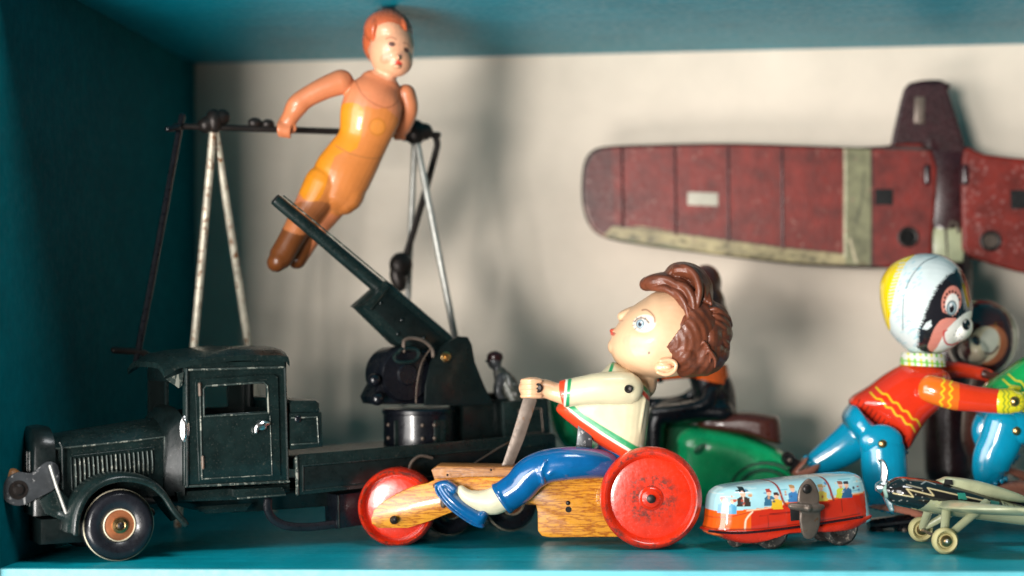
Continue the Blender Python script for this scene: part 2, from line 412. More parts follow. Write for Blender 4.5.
obj('pedal_pin', tube(P3(FB, [(436, 486, -.5), (440, 487, -.5), (442.5, 493, -.5), (443.5, 505, -.45)]), .17, 12, m=3), M['steel'], boy)
# handle strip
obj('handlebar', prism(FB.sz([(525, 392), (537, 392), (536.5, 402), (524, 440), (514, 464), (503, 482), (494, 482), (503, 462), (512, 435)], 1.55), 1.55, 1.75, .03), M['steel'], boy)
# legs
def leg(dt, nm=''):
    q = lambda L: [FB(a, b, t + dt) for a, b, t in L]
    g = tube(q([(612, 466, 1.0), (600, 464, .1), (575, 463, -.55), (548, 466, -.65), (531, 474, -.65), (519, 487, -.62), (501, 499, -.60)]),
             [(12 * c, .8), (14.5 * c, 1.0), (16.5 * c, 1.05), (17 * c, 1.0), (17.5 * c, .98), (17 * c, .95), (16.5 * c, .90)], 28, m=5, cap='flat')
    # folds behind the knee
    f1 = tube(q([(566, 474, -1.45), (556, 470, -1.55), (549, 474, -1.55)]), .11, 8, m=4)
    f2 = tube(q([(545, 462, -1.6), (541, 472, -1.6), (543, 483, -1.5)]), .13, 8, m=4)
    cuf = tube(q([(503.5, 497.5, -.6), (500.5, 499.5, -.6)]), (17.6 * c, 1.0), 28, cap='flat')
    L_ = obj('trouser_leg', blob([g, cuf, f1, f2], .06, 4), M['blue'], boy, 60)
    s = blob([tube(q([(508, 494, -.6), (494, 501, -.6), (480, 501, -.6), (468, 497, -.6), (461, 490, -.6)]), [(13.5 * c, .78), (14 * c, .8), (11 * c, .75), (8 * c, .66), (5 * c, .5)], 20, m=4)], .06, 4)
    obj('sock', s, M['sock'], boy, 60)
    sh = [tube(q([(441.5, 486, -.6), (449, 496, -.6), (459, 505, -.6), (469, 512, -.6), (479, 518, -.6)]), [(5.5 * c, .55), (7 * c, .78), (7.5 * c, .85), (8 * c, .82), (8.2 * c, .75)], 20, m=4),
          tube(q([(440, 484, -.6), (447, 483.5, -.6), (455, 489, -.6)]), [(3.5 * c, .5), (4 * c, .6), (4.5 * c, .7)], 14, m=3),
          tube(q([(484, 513, -.6), (480, 519, -.6)]), [(5.5 * c, .7), (6 * c, .72)], 14)]
    so = tube(q([(436, 484, -.6), (438, 492, -.6), (448, 504, -.6), (460, 514, -.6), (474, 523, -.6), (483, 526, -.6)]), [(1.6 * c, .5), (2.2 * c, .7), (2.2 * c, .86), (2.2 * c, .88), (2.4 * c, .8), (2.2 * c, .6)], 14, m=4)
    k = obj('shoe', blob(sh + [so], .055, 3), M['blue'], boy, 60)
leg(0)
leg(4.6)
obj('trouser_seat', blob([ell(FB(616, 458, 1.65), (27 * c, 1.5, 19 * c))], .08, 3), M['blue'], boy, 60)
obj('waist_tab', prism(FB.sz([(578, 424), (592, 430), (592, 452), (589, 457), (579, 453), (576, 446)], .15), .15, .6, .05), M['grey'], boy)
# shirt
pt = Painter(FB, 0.1, (.62, .56, .37))
GRN, RED, WHT = (.012, .27, .10), (.72, .055, .014), (.78, .75, .62)
pt.line([(556, 406), (577, 422), (602, 441), (633, 461)], 22, RED).line([(564, 397), (583, 414), (606, 430), (637, 449)], 12.5, WHT)
pt.line([(563, 398.5), (583, 414.5), (605, 429.5), (637, 449)], 6.8, GRN).line([(565.5, 394), (585.5, 411), (607, 424.5), (638, 443)], 6.4, (.62, .56, .37))
pt.line([(638, 383), (645, 388.5), (650, 395)], 3.2, GRN).line([(637, 388), (644, 393.5), (650, 400)], 3.6, (.6, .06, .03)).line([(614, 361), (610, 372), (608, 380)], 3.2, GRN)
torso = pillow(FB.sz([(612, 362), (622, 366), (634, 372), (647, 385), (650, 396), (648, 425), (643, 458), (632, 465), (608, 451), (583, 433), (559, 414), (557, 406), (569, 395), (588, 383), (603, 370)], 1.2), 1.55, 1.95, 3.4, 5, 9, centre=FB.sz([(614, 412)], 1.2)[0])
folds = [tube(P3(FB, [(632 + i * 6, 400, .05), (627 + i * 6.5, 425, -.02), (622 + i * 7.5, 447 - abs(i - 1) * 3, .12)]), .15, 8, m=4) for i in range(3)]
obj('shirt', blob([torso] + folds, .05, 2), M['shirt'], boy, 60, paint=pt)
# arms
for tt, first in ((-.45, True), (3.75, False)):
    pa = Painter(FB, -1.1, (.62, .56, .37))
    pa.poly([(550, 370), (566, 370), (563.5, 415), (550, 415)], RED).line([(567.2, 372), (564, 415)], 2.4, WHT).line([(570.2, 372), (566.6, 415)], 3.6, GRN)
    arm = tube([FB(a, b, t + tt) for a, b, t in ((632, 388.5, .1), (620, 388, -.05), (600, 388.5, -.1), (580, 391, 0), (562.5, 394, .15))],
               [(15.5 * c, .72), (16.5 * c, .8), (16 * c, .82), (14.5 * c, .82), (13.8 * c, .82)], 28, m=5, cap='flat')
    arm2 = ell(FB(629, 388.5, tt + .05), (14.5 * c, .75, 15 * c))
    obj('shirt_sleeve', blob([arm, arm2], .05, 2), M['shirt'], boy, 60, paint=pa)
    g = [tube([FB(a, b, t + tt) for a, b, t in ((566, 394, .15), (555, 392, .2), (546, 389, .22), (534, 388.5, .25), (528, 388, .25))],
              [(11.5 * c, .68), (9.5 * c, .60), (9.5 * c, .62), (10.5 * c, .72), (9.5 * c, .66)], 22, m=4)]
    for k in range(4):                            # curled fingers round the grip
        z = 380.5 + k * 5.0
        g.append(tube([FB(a, b, t + tt) for a, b, t in ((540, z + .5, -.35), (531, z, -.55), (523.5, z + .3, -.25), (523, z + .6, .35), (527, z + .8, .8))], [(2.5 * c, .16)] * 5, 10, m=3))
    g.append(tube([FB(a, b, t + tt) for a, b, t in ((545, 383, .1), (536, 379.5, .35), (526, 379.5, .6))], [2.6 * c, 2.6 * c, 2.1 * c], 10, m=3))
    hb = obj('hand', blob(g, .045, 2), M['skinp'], boy, 60)
    if first:
        for a, b, r_ in ((538, 388, .26), (628.5, 389, .23)):
            C = FB(a, b, -1.33 if a > 600 else -1.0)
            obj('rivet', [lathe([(r_, .1), (r_, 0), (r_ * .7, -.06), (r_ * .45, -.02), (0, 0)], C, (0, 1, 0), 20)], M['dark'], boy)
obj('rivet', lathe([(.2, .1), (.2, -.02), (.12, -.09), (0, -.06)], FB(605.5, 438.5, .12), (0, 1, 0), 16), M['dark'], boy)
# head
HT = 1.65
ph = Painter(FB, -.8, (.66, .42, .25))
ph.oval((631, 341), (8, 6), (.70, .39, .24))
ph.oval((644.5, 323.5), (11.5, 9), (.72, .60, .50), 10).oval((641.8, 324), (5.8, 4.8), (.70, .72, .68), 15)
ph.oval((640.3, 324), (4.2, 4.8), (.10, .13, .15)).oval((640.3, 324), (3.3, 3.9), (.30, .40, .46)).oval((640, 324.4), (1.8, 2.3), (.02, .02, .03)).oval((641.5, 322.4), (.9, .9), (.8, .8, .8)).line([(635, 321.5), (638, 318.6), (642, 317.8), (646, 319.3), (649, 322.8)], 1.3, (.22, .13, .09), 4).line([(639, 329.4), (643, 329.8), (647, 328)], .6, (.4, .22, .14), 3)
for i in range(7):
    a = math.radians(20 + i * 34); x, y = 641 + 6.2 * math.cos(a), 324 - 5.4 * math.sin(a)
    ph.line([(x, y), (x + 2.2 * math.cos(a), y - 2.2 * math.sin(a))], .8, (.10, .13, .14))
ph.line([(642.5, 310), (646.5, 309.6), (651, 312.5), (654.3, 317), (655, 322)], 1.6, (.30, .17, .10), 4)
ph.oval((611, 330.4), (3.2, 1.7), (.50, .07, .04), 8).oval((612, 334), (3.0, 1.6), (.52, .08, .05), -25).line([(607, 332), (612, 332.2), (615.5, 333.8)], .8, (.25, .02, .02))
ph.oval((649, 353), (1.0, 1.5), (.1, .06, .04)).oval((621.5, 320.5), (1.6, .9), (.5, .24, .14))
skull = [(658, 291), (645, 298), (633, 306), (625, 314), (619, 322), (613.5, 331), (610.5, 340), (610.5, 350), (615, 361), (625, 371), (640, 378), (660, 378), (684, 374), (706, 360), (715, 335), (704, 306), (682, 290)]
sk = [pillow(FB.sz(skull, HT), HT, 2.45, 2.3, 5, 12, centre=FB.sz([(664, 338)], HT)[0]),
      ell(FB(614, 346, HT), (6.5 * c, .75, 8.5 * c), -8),                               # chin
      tube(P3(FB, [(650, 312, HT), (637, 310.5, HT), (628, 313.3, HT), (622.3, 316.3, HT)]), [(5 * c, .9), (5.4 * c, .75), (5.4 * c, .58), (5.2 * c, .5)], 14, m=4),   # nose
      ell(FB(623.5, 319.5, HT - .3), (3.3 * c, .2, 2.6 * c)), ell(FB(623.5, 319.5, HT + .3), (3.3 * c, .2, 2.6 * c)),
      ell(FB(613.4, 330.3, HT), (4.2 * c, .5, 2.4 * c), 8), ell(FB(613.8, 334.8, HT), (3.6 * c, .42, 2.2 * c), -20),
      tube(P3(FB, [(646, 362, HT), (642, 385, HT)]), [(13 * c, .9), (15 * c, 1.0)], 18)]
earp = [tube([FB(a, b, -.72) for a, b in ((658, 372), (666, 374.5), (674, 371), (676, 364), (670, 360), (661, 361))], [2.2 * c] * 6, 10, m=4), ell(FB(664, 367, -.5), (10 * c, .28, 6.5 * c), 8), ell(FB(668, 367, -.72), (4 * c, .16, 2.6 * c))]
V, Fc = blob(sk, .05, 4)
sock_c = FB(643, 324, 0)                                                    # shallow eye socket
d = (V[:, 0] - sock_c[0]) ** 2 + (V[:, 2] - sock_c[2]) ** 2
V[:, 1] += np.where(V[:, 1] < HT, 1, -1) * (.12 * np.exp(-d / .22) - .13 * np.exp(-d / .06))
head = obj('head', (V, Fc), M['skin'], boy, 60, paint=ph)
obj('ear', blob(earp, .04, 2), M['skinp'], head, 60)
# hair, sunk below the scalp in front of the painted hairline
hl = Painter(FB, -.8, (0, 0, 0))
hl.poly([(590, 250), (648, 250), (658, 290), (676, 297), (690, 309), (688, 318), (677, 332), (668, 344), (662, 351), (663, 357), (668, 360), (673, 363), (675, 372), (668, 382), (600, 400)], (1, 1, 1))
hp = [ell(FB(684, 330, HT), (43 * c, 3.0, 43.5 * c)), ell(FB(683, 352, HT), (23 * c, 2.8, 22 * c)), ell(FB(700, 350, HT), (29 * c, 2.5, 27 * c)), ell(FB(688, 359, HT), (24 * c, 2.4, 19 * c)), ell(FB(684, 302, HT), (20 * c, 2.3, 18 * c))]
V, Fc = blob(hp, .055, 3)
wv = hl(V)[:, 0]
cen = FB(676, 335, HT); V = V - (V - cen) * (wv * .20)[:, None]
X = FB.topx(V, -.8)                                                        # combed grooves
ang = np.arctan2(X[:, 1] - 345, X[:, 0] - 668); rad = np.hypot(X[:, 0] - 668, X[:, 1] - 345)
gro = np.sin(rad * .85 + 1.6 * np.sin(ang * 1.5)) * .015 * (1 - wv)
V = V + (V - cen) / np.linalg.norm(V - cen, axis=1)[:, None] * gro[:, None]
hair = obj('hair', (V, Fc), M['hair'], head, 60)
def lock(L, R, n=14): return tube([FB(a, b, t) for a, b, t in L], [(r[0] * c, r[1]) if not np.isscalar(r) else (r * c, r * c * 1.3) for r in R], n, m=6)
loc = [lock([(647, 284, HT), (656, 282, HT - .1), (668, 283, HT), (681, 289, HT), (692, 303, HT), (698, 320, HT)], [(7.5, .8), (9.0, 1.35), (11.5, 1.7), (13, 2.1), (13, 2.3), (9, 2.0)]),
       lock([(643, 285, HT - .5), (648, 281, HT - .7), (657, 279, HT - 1.0), (668, 280, HT - 1.3), (680, 287, HT - 1.8)], [2.5, 4.6, 5, 5, 4]),
       lock([(645, 288, HT + .2), (654, 288, HT - .9), (666, 289, HT - 1.5), (677, 296, HT - 1.9)], [2.5, 3.4, 4, 3.4]),
       lock([(668, 278, HT), (675, 272, HT), (685, 271.5, HT - .1), (694, 277, HT), (700, 288, HT), (702, 302, HT)], [(6.5, .9), (9, 1.5), (10, 1.9), (12, 2.1), (13, 2.2), (11, 2)]),
       lock([(668, 277, HT - 1.0), (675, 269, HT - 1.2), (686, 268, HT - 1.6), (695, 275, HT - 2.0), (699.5, 290, HT - 2.3), (697, 308, HT - 2.3)], [2.5, 3.6, 4.2, 4.2, 4, 2.5]),
       lock([(676, 283, HT - 1.7), (687, 288, HT - 2.1), (693, 300, HT - 2.3), (694, 317, HT - 2.3)], [2.8, 4, 4, 2.4]),
       lock([(664, 287, HT - 1.2), (677, 293, HT - 1.9), (685, 304, HT - 2.2), (689, 320, HT - 2.2)], [2.6, 3.6, 3.6, 2.2])]
for i in range(5):
    loc.append(lock([(684 + i * 4.5, 268 + i * 1.6, HT - .7 - .2 * i), (694 + i * 3.2, 279 + i * 2, HT - 1.5), (699 + i * 3, 296 + i * 2, HT - 1.9)], [1.6, 2.4, 2]))
obj('quiff', blob(loc, .045, 2), M['hair'], head, 60)
bun = [ell(FB(711, 318, HT), (20 * c, 2.0, 17 * c), -30), ell(FB(719, 334, HT), (14 * c, 1.9, 14 * c)), ell(FB(716, 352, HT), (14 * c, 1.8, 14 * c)), ell(FB(708, 336, HT - .4), (18 * c, 2.1, 24 * c))]
for i in range(5):
    bun.append(lock([(704, 312 + i * 6, HT - 1.75), (716, 309 + i * 6.5, HT - 1.9), (727, 316 + i * 7, HT - 1.2), (731 - i, 325 + i * 7, HT - .2)], [1.8, 2.6, 2.6, 2.0]))
for i in range(1, 4):
    bun.append(lock([(688 + i * 6, 330 + i * 8, HT - 2.5), (694 + i * 5, 326 + i * 8, HT - 2.6), (700 + i * 5, 338 + i * 7, HT - 2.4), (700 + i * 5, 352 + i * 5, HT - 2.2)], [1.2, 1.8, 1.8, 1.2]))
obj('hair_bun', blob(bun, .05, 2), M['hair'], head, 60)

# ------------------------------------------------------------------ dark green tin gun truck
gx, gy = ground(120, 562)
TA = 33
FT0 = Frame(gx, gy, TA)
FT = Frame(gx + FT0.n[0] * .55, gy + FT0.n[1] * .55, TA)          # t=0: cab side; tyre outer face at t=-.55
c = FT.c
truck = empty('tin_truck', FT, 'dark green tin lorry with an open door window, long louvered bonnet and a flat bed', 'toy truck')
G, G2 = M['tgreen'], M['tgreen2']
def pr(P, t0, t1, bev=.06, tr=None, m=0): return prism(FT.sz(P, t0 if tr is None else tr), t0, t1, bev, m)
def edge(L, r, t, name='trim', parent=None, m_=None, m=0):
    return obj(name, tube([FT(a, b, t) for a, b in L], r, 8, m=m), m_ or M['tedge'], parent or truck)
WD = 7.0                                                             # cab width
# cab shell
side_out = [(184, 486), (184, 366), (186, 363), (284, 360), (286, 364), (289, 482)]
win = [(204, 415), (204, 388), (207, 385.5), (263, 382), (267, 385), (268, 411)]
def holed(outer, inner, t0, t1, name, parent, mt, tr=None):
    # quad strip between two loops resampled by angle
    def res(P, n=64):
        P = np.array(FT.sz(P, t0 if tr is None else tr)); Q = np.vstack([P, P[:1]]); L = np.r_[0, np.cumsum(np.linalg.norm(np.diff(Q, axis=0), axis=1))]
        return P, Q, L
    Po, _, _ = res(outer); Pi, Qi, Li = res(inner); cen_ = Pi.mean(0)
    def hit(P, th):
        out = []
        for a in th:
            dd = np.array([math.cos(a), math.sin(a)]); best = None
            for i in range(len(P)):
                p, q = P[i - 1] - cen_, P[i] - cen_; e = q - p; den = dd[0] * e[1] - dd[1] * e[0]
                if abs(den) < 1e-9: continue
                l = (p[0] * e[1] - p[1] * e[0]) / den; k = (p[0] * dd[1] - p[1] * dd[0]) / den
                if l > 0 and -1e-6 <= k <= 1 + 1e-6 and (best is None or l > best): best = l
            out.append(cen_ + dd * best)
        return np.array(out)
    th = sorted(set([math.atan2(*(p - cen_)[::-1]) for p in Po] + [math.atan2(*(p - cen_)[::-1]) for p in Pi] + list(np.linspace(-3.1, 3.1, 40))))
    O, I = hit(Po, th), hit(Pi, th); b = .04
    def L(P, t): return np.stack([P[:, 0], np.full(len(P), t), P[:, 1]], -1)
    R_ = [L(I, t0 + b), L(I + (O - I) * .02, t0), L(O + (I - O) * .02, t0), L(O, t0 + b), L(O, t1), L(I, t1), L(I, t0 + b)]
    V, F = rings(R_, False)
    return obj(name, (V, F), mt, parent)
cab = holed(side_out, win, 0, .25, 'cab', truck, G)
far = holed(side_out, win, 0, .25, 'cab_far_side', cab, G2, tr=0)
far.location = (0, (WD - .25) * S, 0)
pW = FT(289, 480, 0); pL = FT(184, 480, 0); zT = FT(286, 362, 0)[2]; zB = FT(286, 481, 0)[2]
zw0, zw1 = FT(268, 411, 0)[2], FT(263, 386, 0)[2]
s1, s0 = pW[0], pL[0]
obj('cab_back', [box((s1 - .25, .25, zB), (s1, WD - .25, zw0)), box((s1 - .25, .25, zw1), (s1, WD - .25, zT)), box((s1 - .25, .25, zw0), (s1, 2.0, zw1)), box((s1 - .25, WD - 1.3, zw0), (s1, WD - .25, zw1))], G2, cab)
obj('cab_floor', box((s0, .26, zB), (s1 - .26, WD - .26, zB + .3)), G2, cab)
obj('driver_seat', [box((s1 - 2.2, .8, zB + .3), (s1 - .4, WD - .8, zB + 2.2), .2)], G2, cab)
zs = FT(190, 420, 0)[2]
obj('windscreen_frame', [box((s0, .26, zB), (s0 + .2, WD - .26, zs)), box((s0, .26, zs + 2.0), (s0 + .2, WD - .26, zT)), box((s0, WD / 2 - .15, zs), (s0 + .2, WD / 2 + .15, zs + 2.0))], G2, cab)
# roof: bowed sheet with a peak over the windscreen
R_ = []
for s_, dz in ((s0 - 1.1, -.28), (s0 - .7, -.06), (s0 - .3, .18), (s0 + .6, .34), ((s0 + s1) / 2, .55), (s1 - .5, .50), (s1 - .02, .38), (s1 + .05, .15)):
    tt = np.linspace(-.09, WD + .09, 15); x = np.abs(tt - WD / 2) / (WD / 2 + .09)
    top_ = zT + dz + .50 * (1 - x ** 5) - .12
    thk = .30
    ring = [(s_, a, b) for a, b in zip(tt, top_)] + [(s_, a, b - thk) for a, b in zip(tt[::-1], top_[::-1])]
    R_.append(np.array(ring))
obj('roof', rings(R_), G, cab, 50)
obj('roof_bracket', pr([(166, 379), (184, 372), (182, 386), (179, 388)], -.05, .1, .02), M['tedge'], cab)
# door
dr = obj('door', [pr([(199, 482), (195.5, 383), (197, 379), (274, 373), (278, 376), (281, 476)], -.10, -.012, .03)], G, cab)
bpy.data.objects.remove(dr)
dr = holed([(199, 482), (195.5, 383), (197, 379.5), (274, 374.5), (278, 377), (281, 476)], win, -.12, -.005, 'door', cab, G)
edge([(204, 416), (203.5, 389), (206, 386), (264, 382.3), (267.5, 386), (268.5, 412)], .055, -.12, 'window_trim', dr)
edge([(204, 416.5), (268.5, 413)], .05, -.13, 'window_trim', dr)
edge([(202, 479), (272, 475), (270, 416)], .04, -.125, 'door_bead', dr)
edge([(200, 391), (202, 478)], .055, -.13, 'door_bead', dr)
for a, b in ((199.5, 389), (202.5, 462)): obj('hinge', tube([FT(a, b - 5, -.16), FT(a + .4, b + 6, -.16)], .09, 8), M['steel'], dr)
obj('door_handle', [tube(P3(FT, [(256, 432, -.3), (257, 427, -.32), (263, 424, -.34), (268, 423.5, -.3)]), [.10, .17, .21, .12], 10, m=3), ell(FT(262, 426, -.22), (.3, .12, .24))], M['steel2'], dr)
obj('side_lamp', [ell(FT(184.6, 429, -.04), (.20, .22, .60), 0), ell(FT(184.6, 429, .02), (.30, .18, .74))], M['steel2'], cab)
edge([(187, 486), (186.5, 370)], .11, -.02, 'corner_bead', cab, G)
edge([(186, 370), (284, 367)], .06, -.04, 'gutter', cab, M['tedge'])
edge([(288, 481), (285, 368)], .07, -.02, 'corner_bead', cab, M['tgreen'])
edge([(186, 486.5), (289, 481.5)], .07, -.03, 'sill_bead', cab, M['tedge'])
# cowl and bonnet
HB0, HB1 = 1.15, WD - 1.15
def hoodring(px, ptop, pbot, t0, t1, bulge):
    a = FT(px, ptop, t0); b = FT(px, pbot, t0); tt = np.linspace(t0, t1, 13); x = (tt - (t0 + t1) / 2) / ((t1 - t0) / 2)
    zt = a[2] + bulge * (1 - np.abs(x) ** 2.6)
    return np.array([(a[0], t0, b[2])] + [(a[0], u, z) for u, z in zip(tt, zt)] + [(a[0], t1, b[2])])
ang = 12
obj('cowl', rings([hoodring(164, 437, 496, HB0 - .1, HB1 + .1, .95), hoodring(170, 431, 496, HB0 - .35, HB1 + .35, 1.0), hoodring(178, 424, 496, .5, WD - .5, .9), hoodring(184.5, 421, 496, .2, WD - .2, .75)]), G2, truck, 45)
bonnet = obj('bonnet', rings([hoodring(52, 449, 500, HB0 + .1, HB1 - .1, .6), hoodring(90, 445.5, 498, HB0 + .05, HB1 - .05, .75), hoodring(130, 441, 497, HB0, HB1, .85), hoodring(165, 437, 496, HB0, HB1, .95)]), G, truck, 45)
edge([(55, 448.7), (100, 444.3), (130, 441), (165, 436.8)], .05, HB0 - .02, 'crease_line', bonnet)
edge([(165, 437), (166, 494)], .07, HB0 - .08, 'crease_line', bonnet)
for k in range(18):
    x = 75 + k * 4.5; yt = 459 - k * .48; yb = 489 - k * .95
    obj('louver', tube(P3(FT, [(x, yt, HB0 - .03), (x + .8, (yt + yb) / 2, HB0 - .05), (x + 1.0, yb, HB0 - .03)]), [(.045, .1), (.06, .13), (.045, .1)], 8), M['tedge'] if k % 1 == 0 else G, bonnet)
edge([(72, 490), (71, 457), (75, 455.8), (154, 447)], .035, HB0 - .03, 'crease_line', bonnet, G)
# radiator
sR = FT(52, 450, HB0)[0]
rr = lambda s_, g, dz: np.array([(s_, HB0 - g, FT(52, 515, HB0)[2])] + [(s_, u, FT(52, 443, HB0)[2] + dz + .8 * (1 - abs((u - WD / 2) / (HB1 - HB0) * 2) ** 4)) for u in np.linspace(HB0 - g, HB1 + g, 15)] + [(s_, HB1 + g, FT(52, 515, HB0)[2])])
rad_ = obj('radiator', rings([rr(sR - 1.0, 0, -.25), rr(sR - .85, .12, 0), rr(sR - .1, .15, .05), rr(sR + .15, .12, 0)]), G2, truck, 45)
obj('radiator_grille', [tube([(sR - 1.05, HB0 + .5 + k * .62, FT(52, 505, HB0)[2]), (sR - 1.05, HB0 + .5 + k * .62, FT(52, 452, HB0)[2])], .09, 8) for k in range(9)], M['tgreen'], rad_)
edge([(63.5, 520), (62, 447), (60, 443)], .07, HB0 - .16, 'trim', rad_, M['tgreen'])
obj('starting_handle', tube(P3(FT, [(50, 466, .4), (57, 488, .4), (66, 513, .35)]), .085, 8), M['rod'], truck)
obj('front_bracket', [pr([(40, 500), (58, 488), (70, 500), (76, 515), (66, 522), (46, 514)], .7, 1.0), tube(P3(FT, [(60, 513, .5), (70, 517, .4)]), .17, 8)], M['tgreen'], truck)
obj('front_bracket', box((sR - .6, 1.2, .95), (sR + 2.8, WD - 1.2, 2.3), .1), G2, truck)
obj('axle', tube([FT(120, 525, 0), FT(120, 525, 0) + [0, WD - .2, 0]], .2, 10), M['dark'], truck)
# mudguards
def mudguard(t0, t1):
    A = [FT(a, b, -.5) for a, b in ((74, 533), (76, 515), (84, 497), (97, 485), (114, 479), (132, 479), (149, 484), (162, 495), (172, 510), (184, 524))]
    A = np.array(cr(A, 5)); R_ = []
    for i, p in enumerate(A):
        T = A[min(i + 1, len(A) - 1)] - A[max(i - 1, 0)]; T /= np.linalg.norm(T); nn = np.array([-T[2], 0, T[0]]); 
        if nn[2] < 0 and 0: nn = -nn
        w_ = []
        for u in np.linspace(0, 1, 9): w_.append((t0 + (t1 - t0) * u, .32 * (1 - (2 * u - 1) ** 4) ))
        top = [p * [1, 0, 1] + [0, a, 0] + nn * b for a, b in w_]; bot = [p * [1, 0, 1] + [0, a, 0] + nn * (b - .10) for a, b in w_[::-1]]
        lip = []
        R_.append(np.array(top + bot))
    g = rings(R_)
    lipg = tube([q * [1, 0, 1] + [0, t0, 0] for q in A], (.17, .12), 10)
    return [g, lipg]
obj('mudguard', mudguard(-.85, 1.6), G, truck, 60); 
mg = obj('mudguard', mudguard(-.85, 1.6), G2, truck, 60); mg.location = (0, (WD - .75) * S, 0)
def tyre(C, R, t, name='wheel', far=False):
    W = 1.25
    pr_ = [(0, .5), (R * .40, .42), (R * .42, .30), (R * .50, .18), (R * .68, .02), (R * .82, 0), (R * .90, .10), (R * .96, .30), (R, .55), (R, .8), (R * .95, 1.15), (R * .8, W), (0, W)]
    C = np.array([C[0], t, C[2]])
    o = obj(name, lathe(pr_, C, (0, 1, 0), 72), M['tyre'], truck, 50)
    if not far:
        obj('tyre_line', lathe([(R * .972, .30), (R * .992, .40), (R * .985, .31), (R * .972, .28)], C, (0, 1, 0), 96, False), M['line'], o)
        obj('rim', lathe([(R * .455, .26), (R * .45, .17), (R * .43, .15), (R * .42, .22), (R * .41, .30)], C, (0, 1, 0), 60, False), M['line'], o)
        obj('hub', lathe([(R * .425, .36), (R * .42, .24), (R * .36, .20), (R * .25, .16), (0, .16)], C, (0, 1, 0), 48), M['hub'], o)
        obj('hub_cap', lathe([(R * .23, .2), (R * .22, .04), (R * .14, .0), (R * .10, .04), (R * .05, .0), (0, -.02)], C, (0, 1, 0), 32), M['brass'], o)
        obj('axle_bolt', lathe([(R * .095, .2), (R * .09, -.06), (R * .05, -.12), (0, -.12)], C, (0, 1, 0), 14), M['dark'], o)
    return o
RW = FT(120, 525, -.45)[2] - .02
C = FT(120, 525, -.45)
tyre((C[0], 0, RW), RW, -.55); fw = tyre((C[0], 0, RW), RW, WD - .75, far=True)
# chassis and running gear
obj('chassis', [pr([(60, 502), (175, 488), (250, 492), (545, 468), (545, 476), (345, 505), (250, 512), (206, 513), (178, 506), (60, 512)], 1.6, 1.85), pr([(60, 502), (175, 490), (545, 468), (545, 476), (345, 505), (60, 512)], WD - 1.9, WD - 1.65, tr=1.6)], G2, truck)
obj('running_board', [pr([(176, 492), (290, 484), (290, 492), (240, 500), (178, 502)], .35, 1.3), pr([(233, 489.5), (283, 487), (287, 496), (240, 500), (234, 497)], -.25, .5, .05)], G, truck)
edge([(238, 498.5), (285, 495)], .05, -.27, 'trim', truck)
obj('chassis_skirt', pr([(193, 507), (252, 503), (246, 511), (206, 514)], .9, 1.0, .02), G, truck)
obj('guard_loop', tube(P3(FT, [(268, 500, .5), (268, 510, .5), (274, 520, .5), (288, 526, .5), (310, 527, .5), (336, 524, .5)]), [(.24, .16)] * 6, 10, m=4), M['tyre'], truck)
obj('battery_box', pr([(336, 495), (372, 491), (372, 524), (337, 529)], .2, 2.0, .06), M['black'], truck)
edge([(338.5, 496), (339, 528)], .05, .18, 'trim', truck, M['tgreen'])
# bed
bed = obj('bed', [pr([(296, 457), (300, 454.5), (553, 433), (556, 436), (557, 468), (300, 495), (297, 490)], -.1, .12, .05), pr([(296, 459), (553, 437), (553, 450), (296, 470)], .1, WD - .1, .05, tr=-.1)], G, truck)
obj('bed_panel', pr([(304, 467), (548, 445), (548, 462), (304, 490)], -.16, -.09, .04), G2, bed)
edge([(303, 466), (549, 444)], .05, -.15, 'bed_bead', bed, G); edge([(303, 491), (549, 463)], .05, -.15, 'bed_bead', bed, M['tgreen']); edge([(303, 466), (303, 491)], .05, -.15, 'bed_bead', bed, G)
edge([(296.5, 458), (297.5, 494)], .10, -.12, 'bed_bead', bed, M['tedge'])
# bench boxes behind the cab
obj('bench', [pr([(289.5, 403), (292, 400), (316, 400), (320, 403), (320.5, 414), (290, 415)], .1, WD - .1, .15), pr([(290, 413), (322, 412), (323, 447), (290, 450)], .0, WD - .2, .08)], G, truck)
edge([(292, 418), (317, 417), (318.5, 443), (292, 444.5)], .05, -.03, 'bench_bead', truck)
obj('nail', ell(FT(298, 419, -.05), (.2, .1, .2)), M['black'], truck)
# rear wheels
for px, py, rp in ((452, 507, 27), (513, 505, 27)):
    C = FT(px, py, .3); tyre((C[0], 0, RW * .93), RW * .93, .1); tyre((C[0], 0, RW * .93), RW * .93, WD - 1.4, far=True)
    obj('axle', tube([(C[0], .3, RW * .93), (C[0], WD - .5, RW * .93)], .18, 8), M['dark'], truck)
obj('spare_loop', [tube(P3(FT, [(409, 474, -.6), (411, 463, -.6), (420, 456, -.6), (432, 458, -.6)]), .09, 8, m=4)], M['steel'], truck)
obj('brake_rod', [tube(P3(FT, [(470, 466, -.6), (500, 447, -.4), (522, 436, -.2)]), .05, 6)], M['steel'], truck)

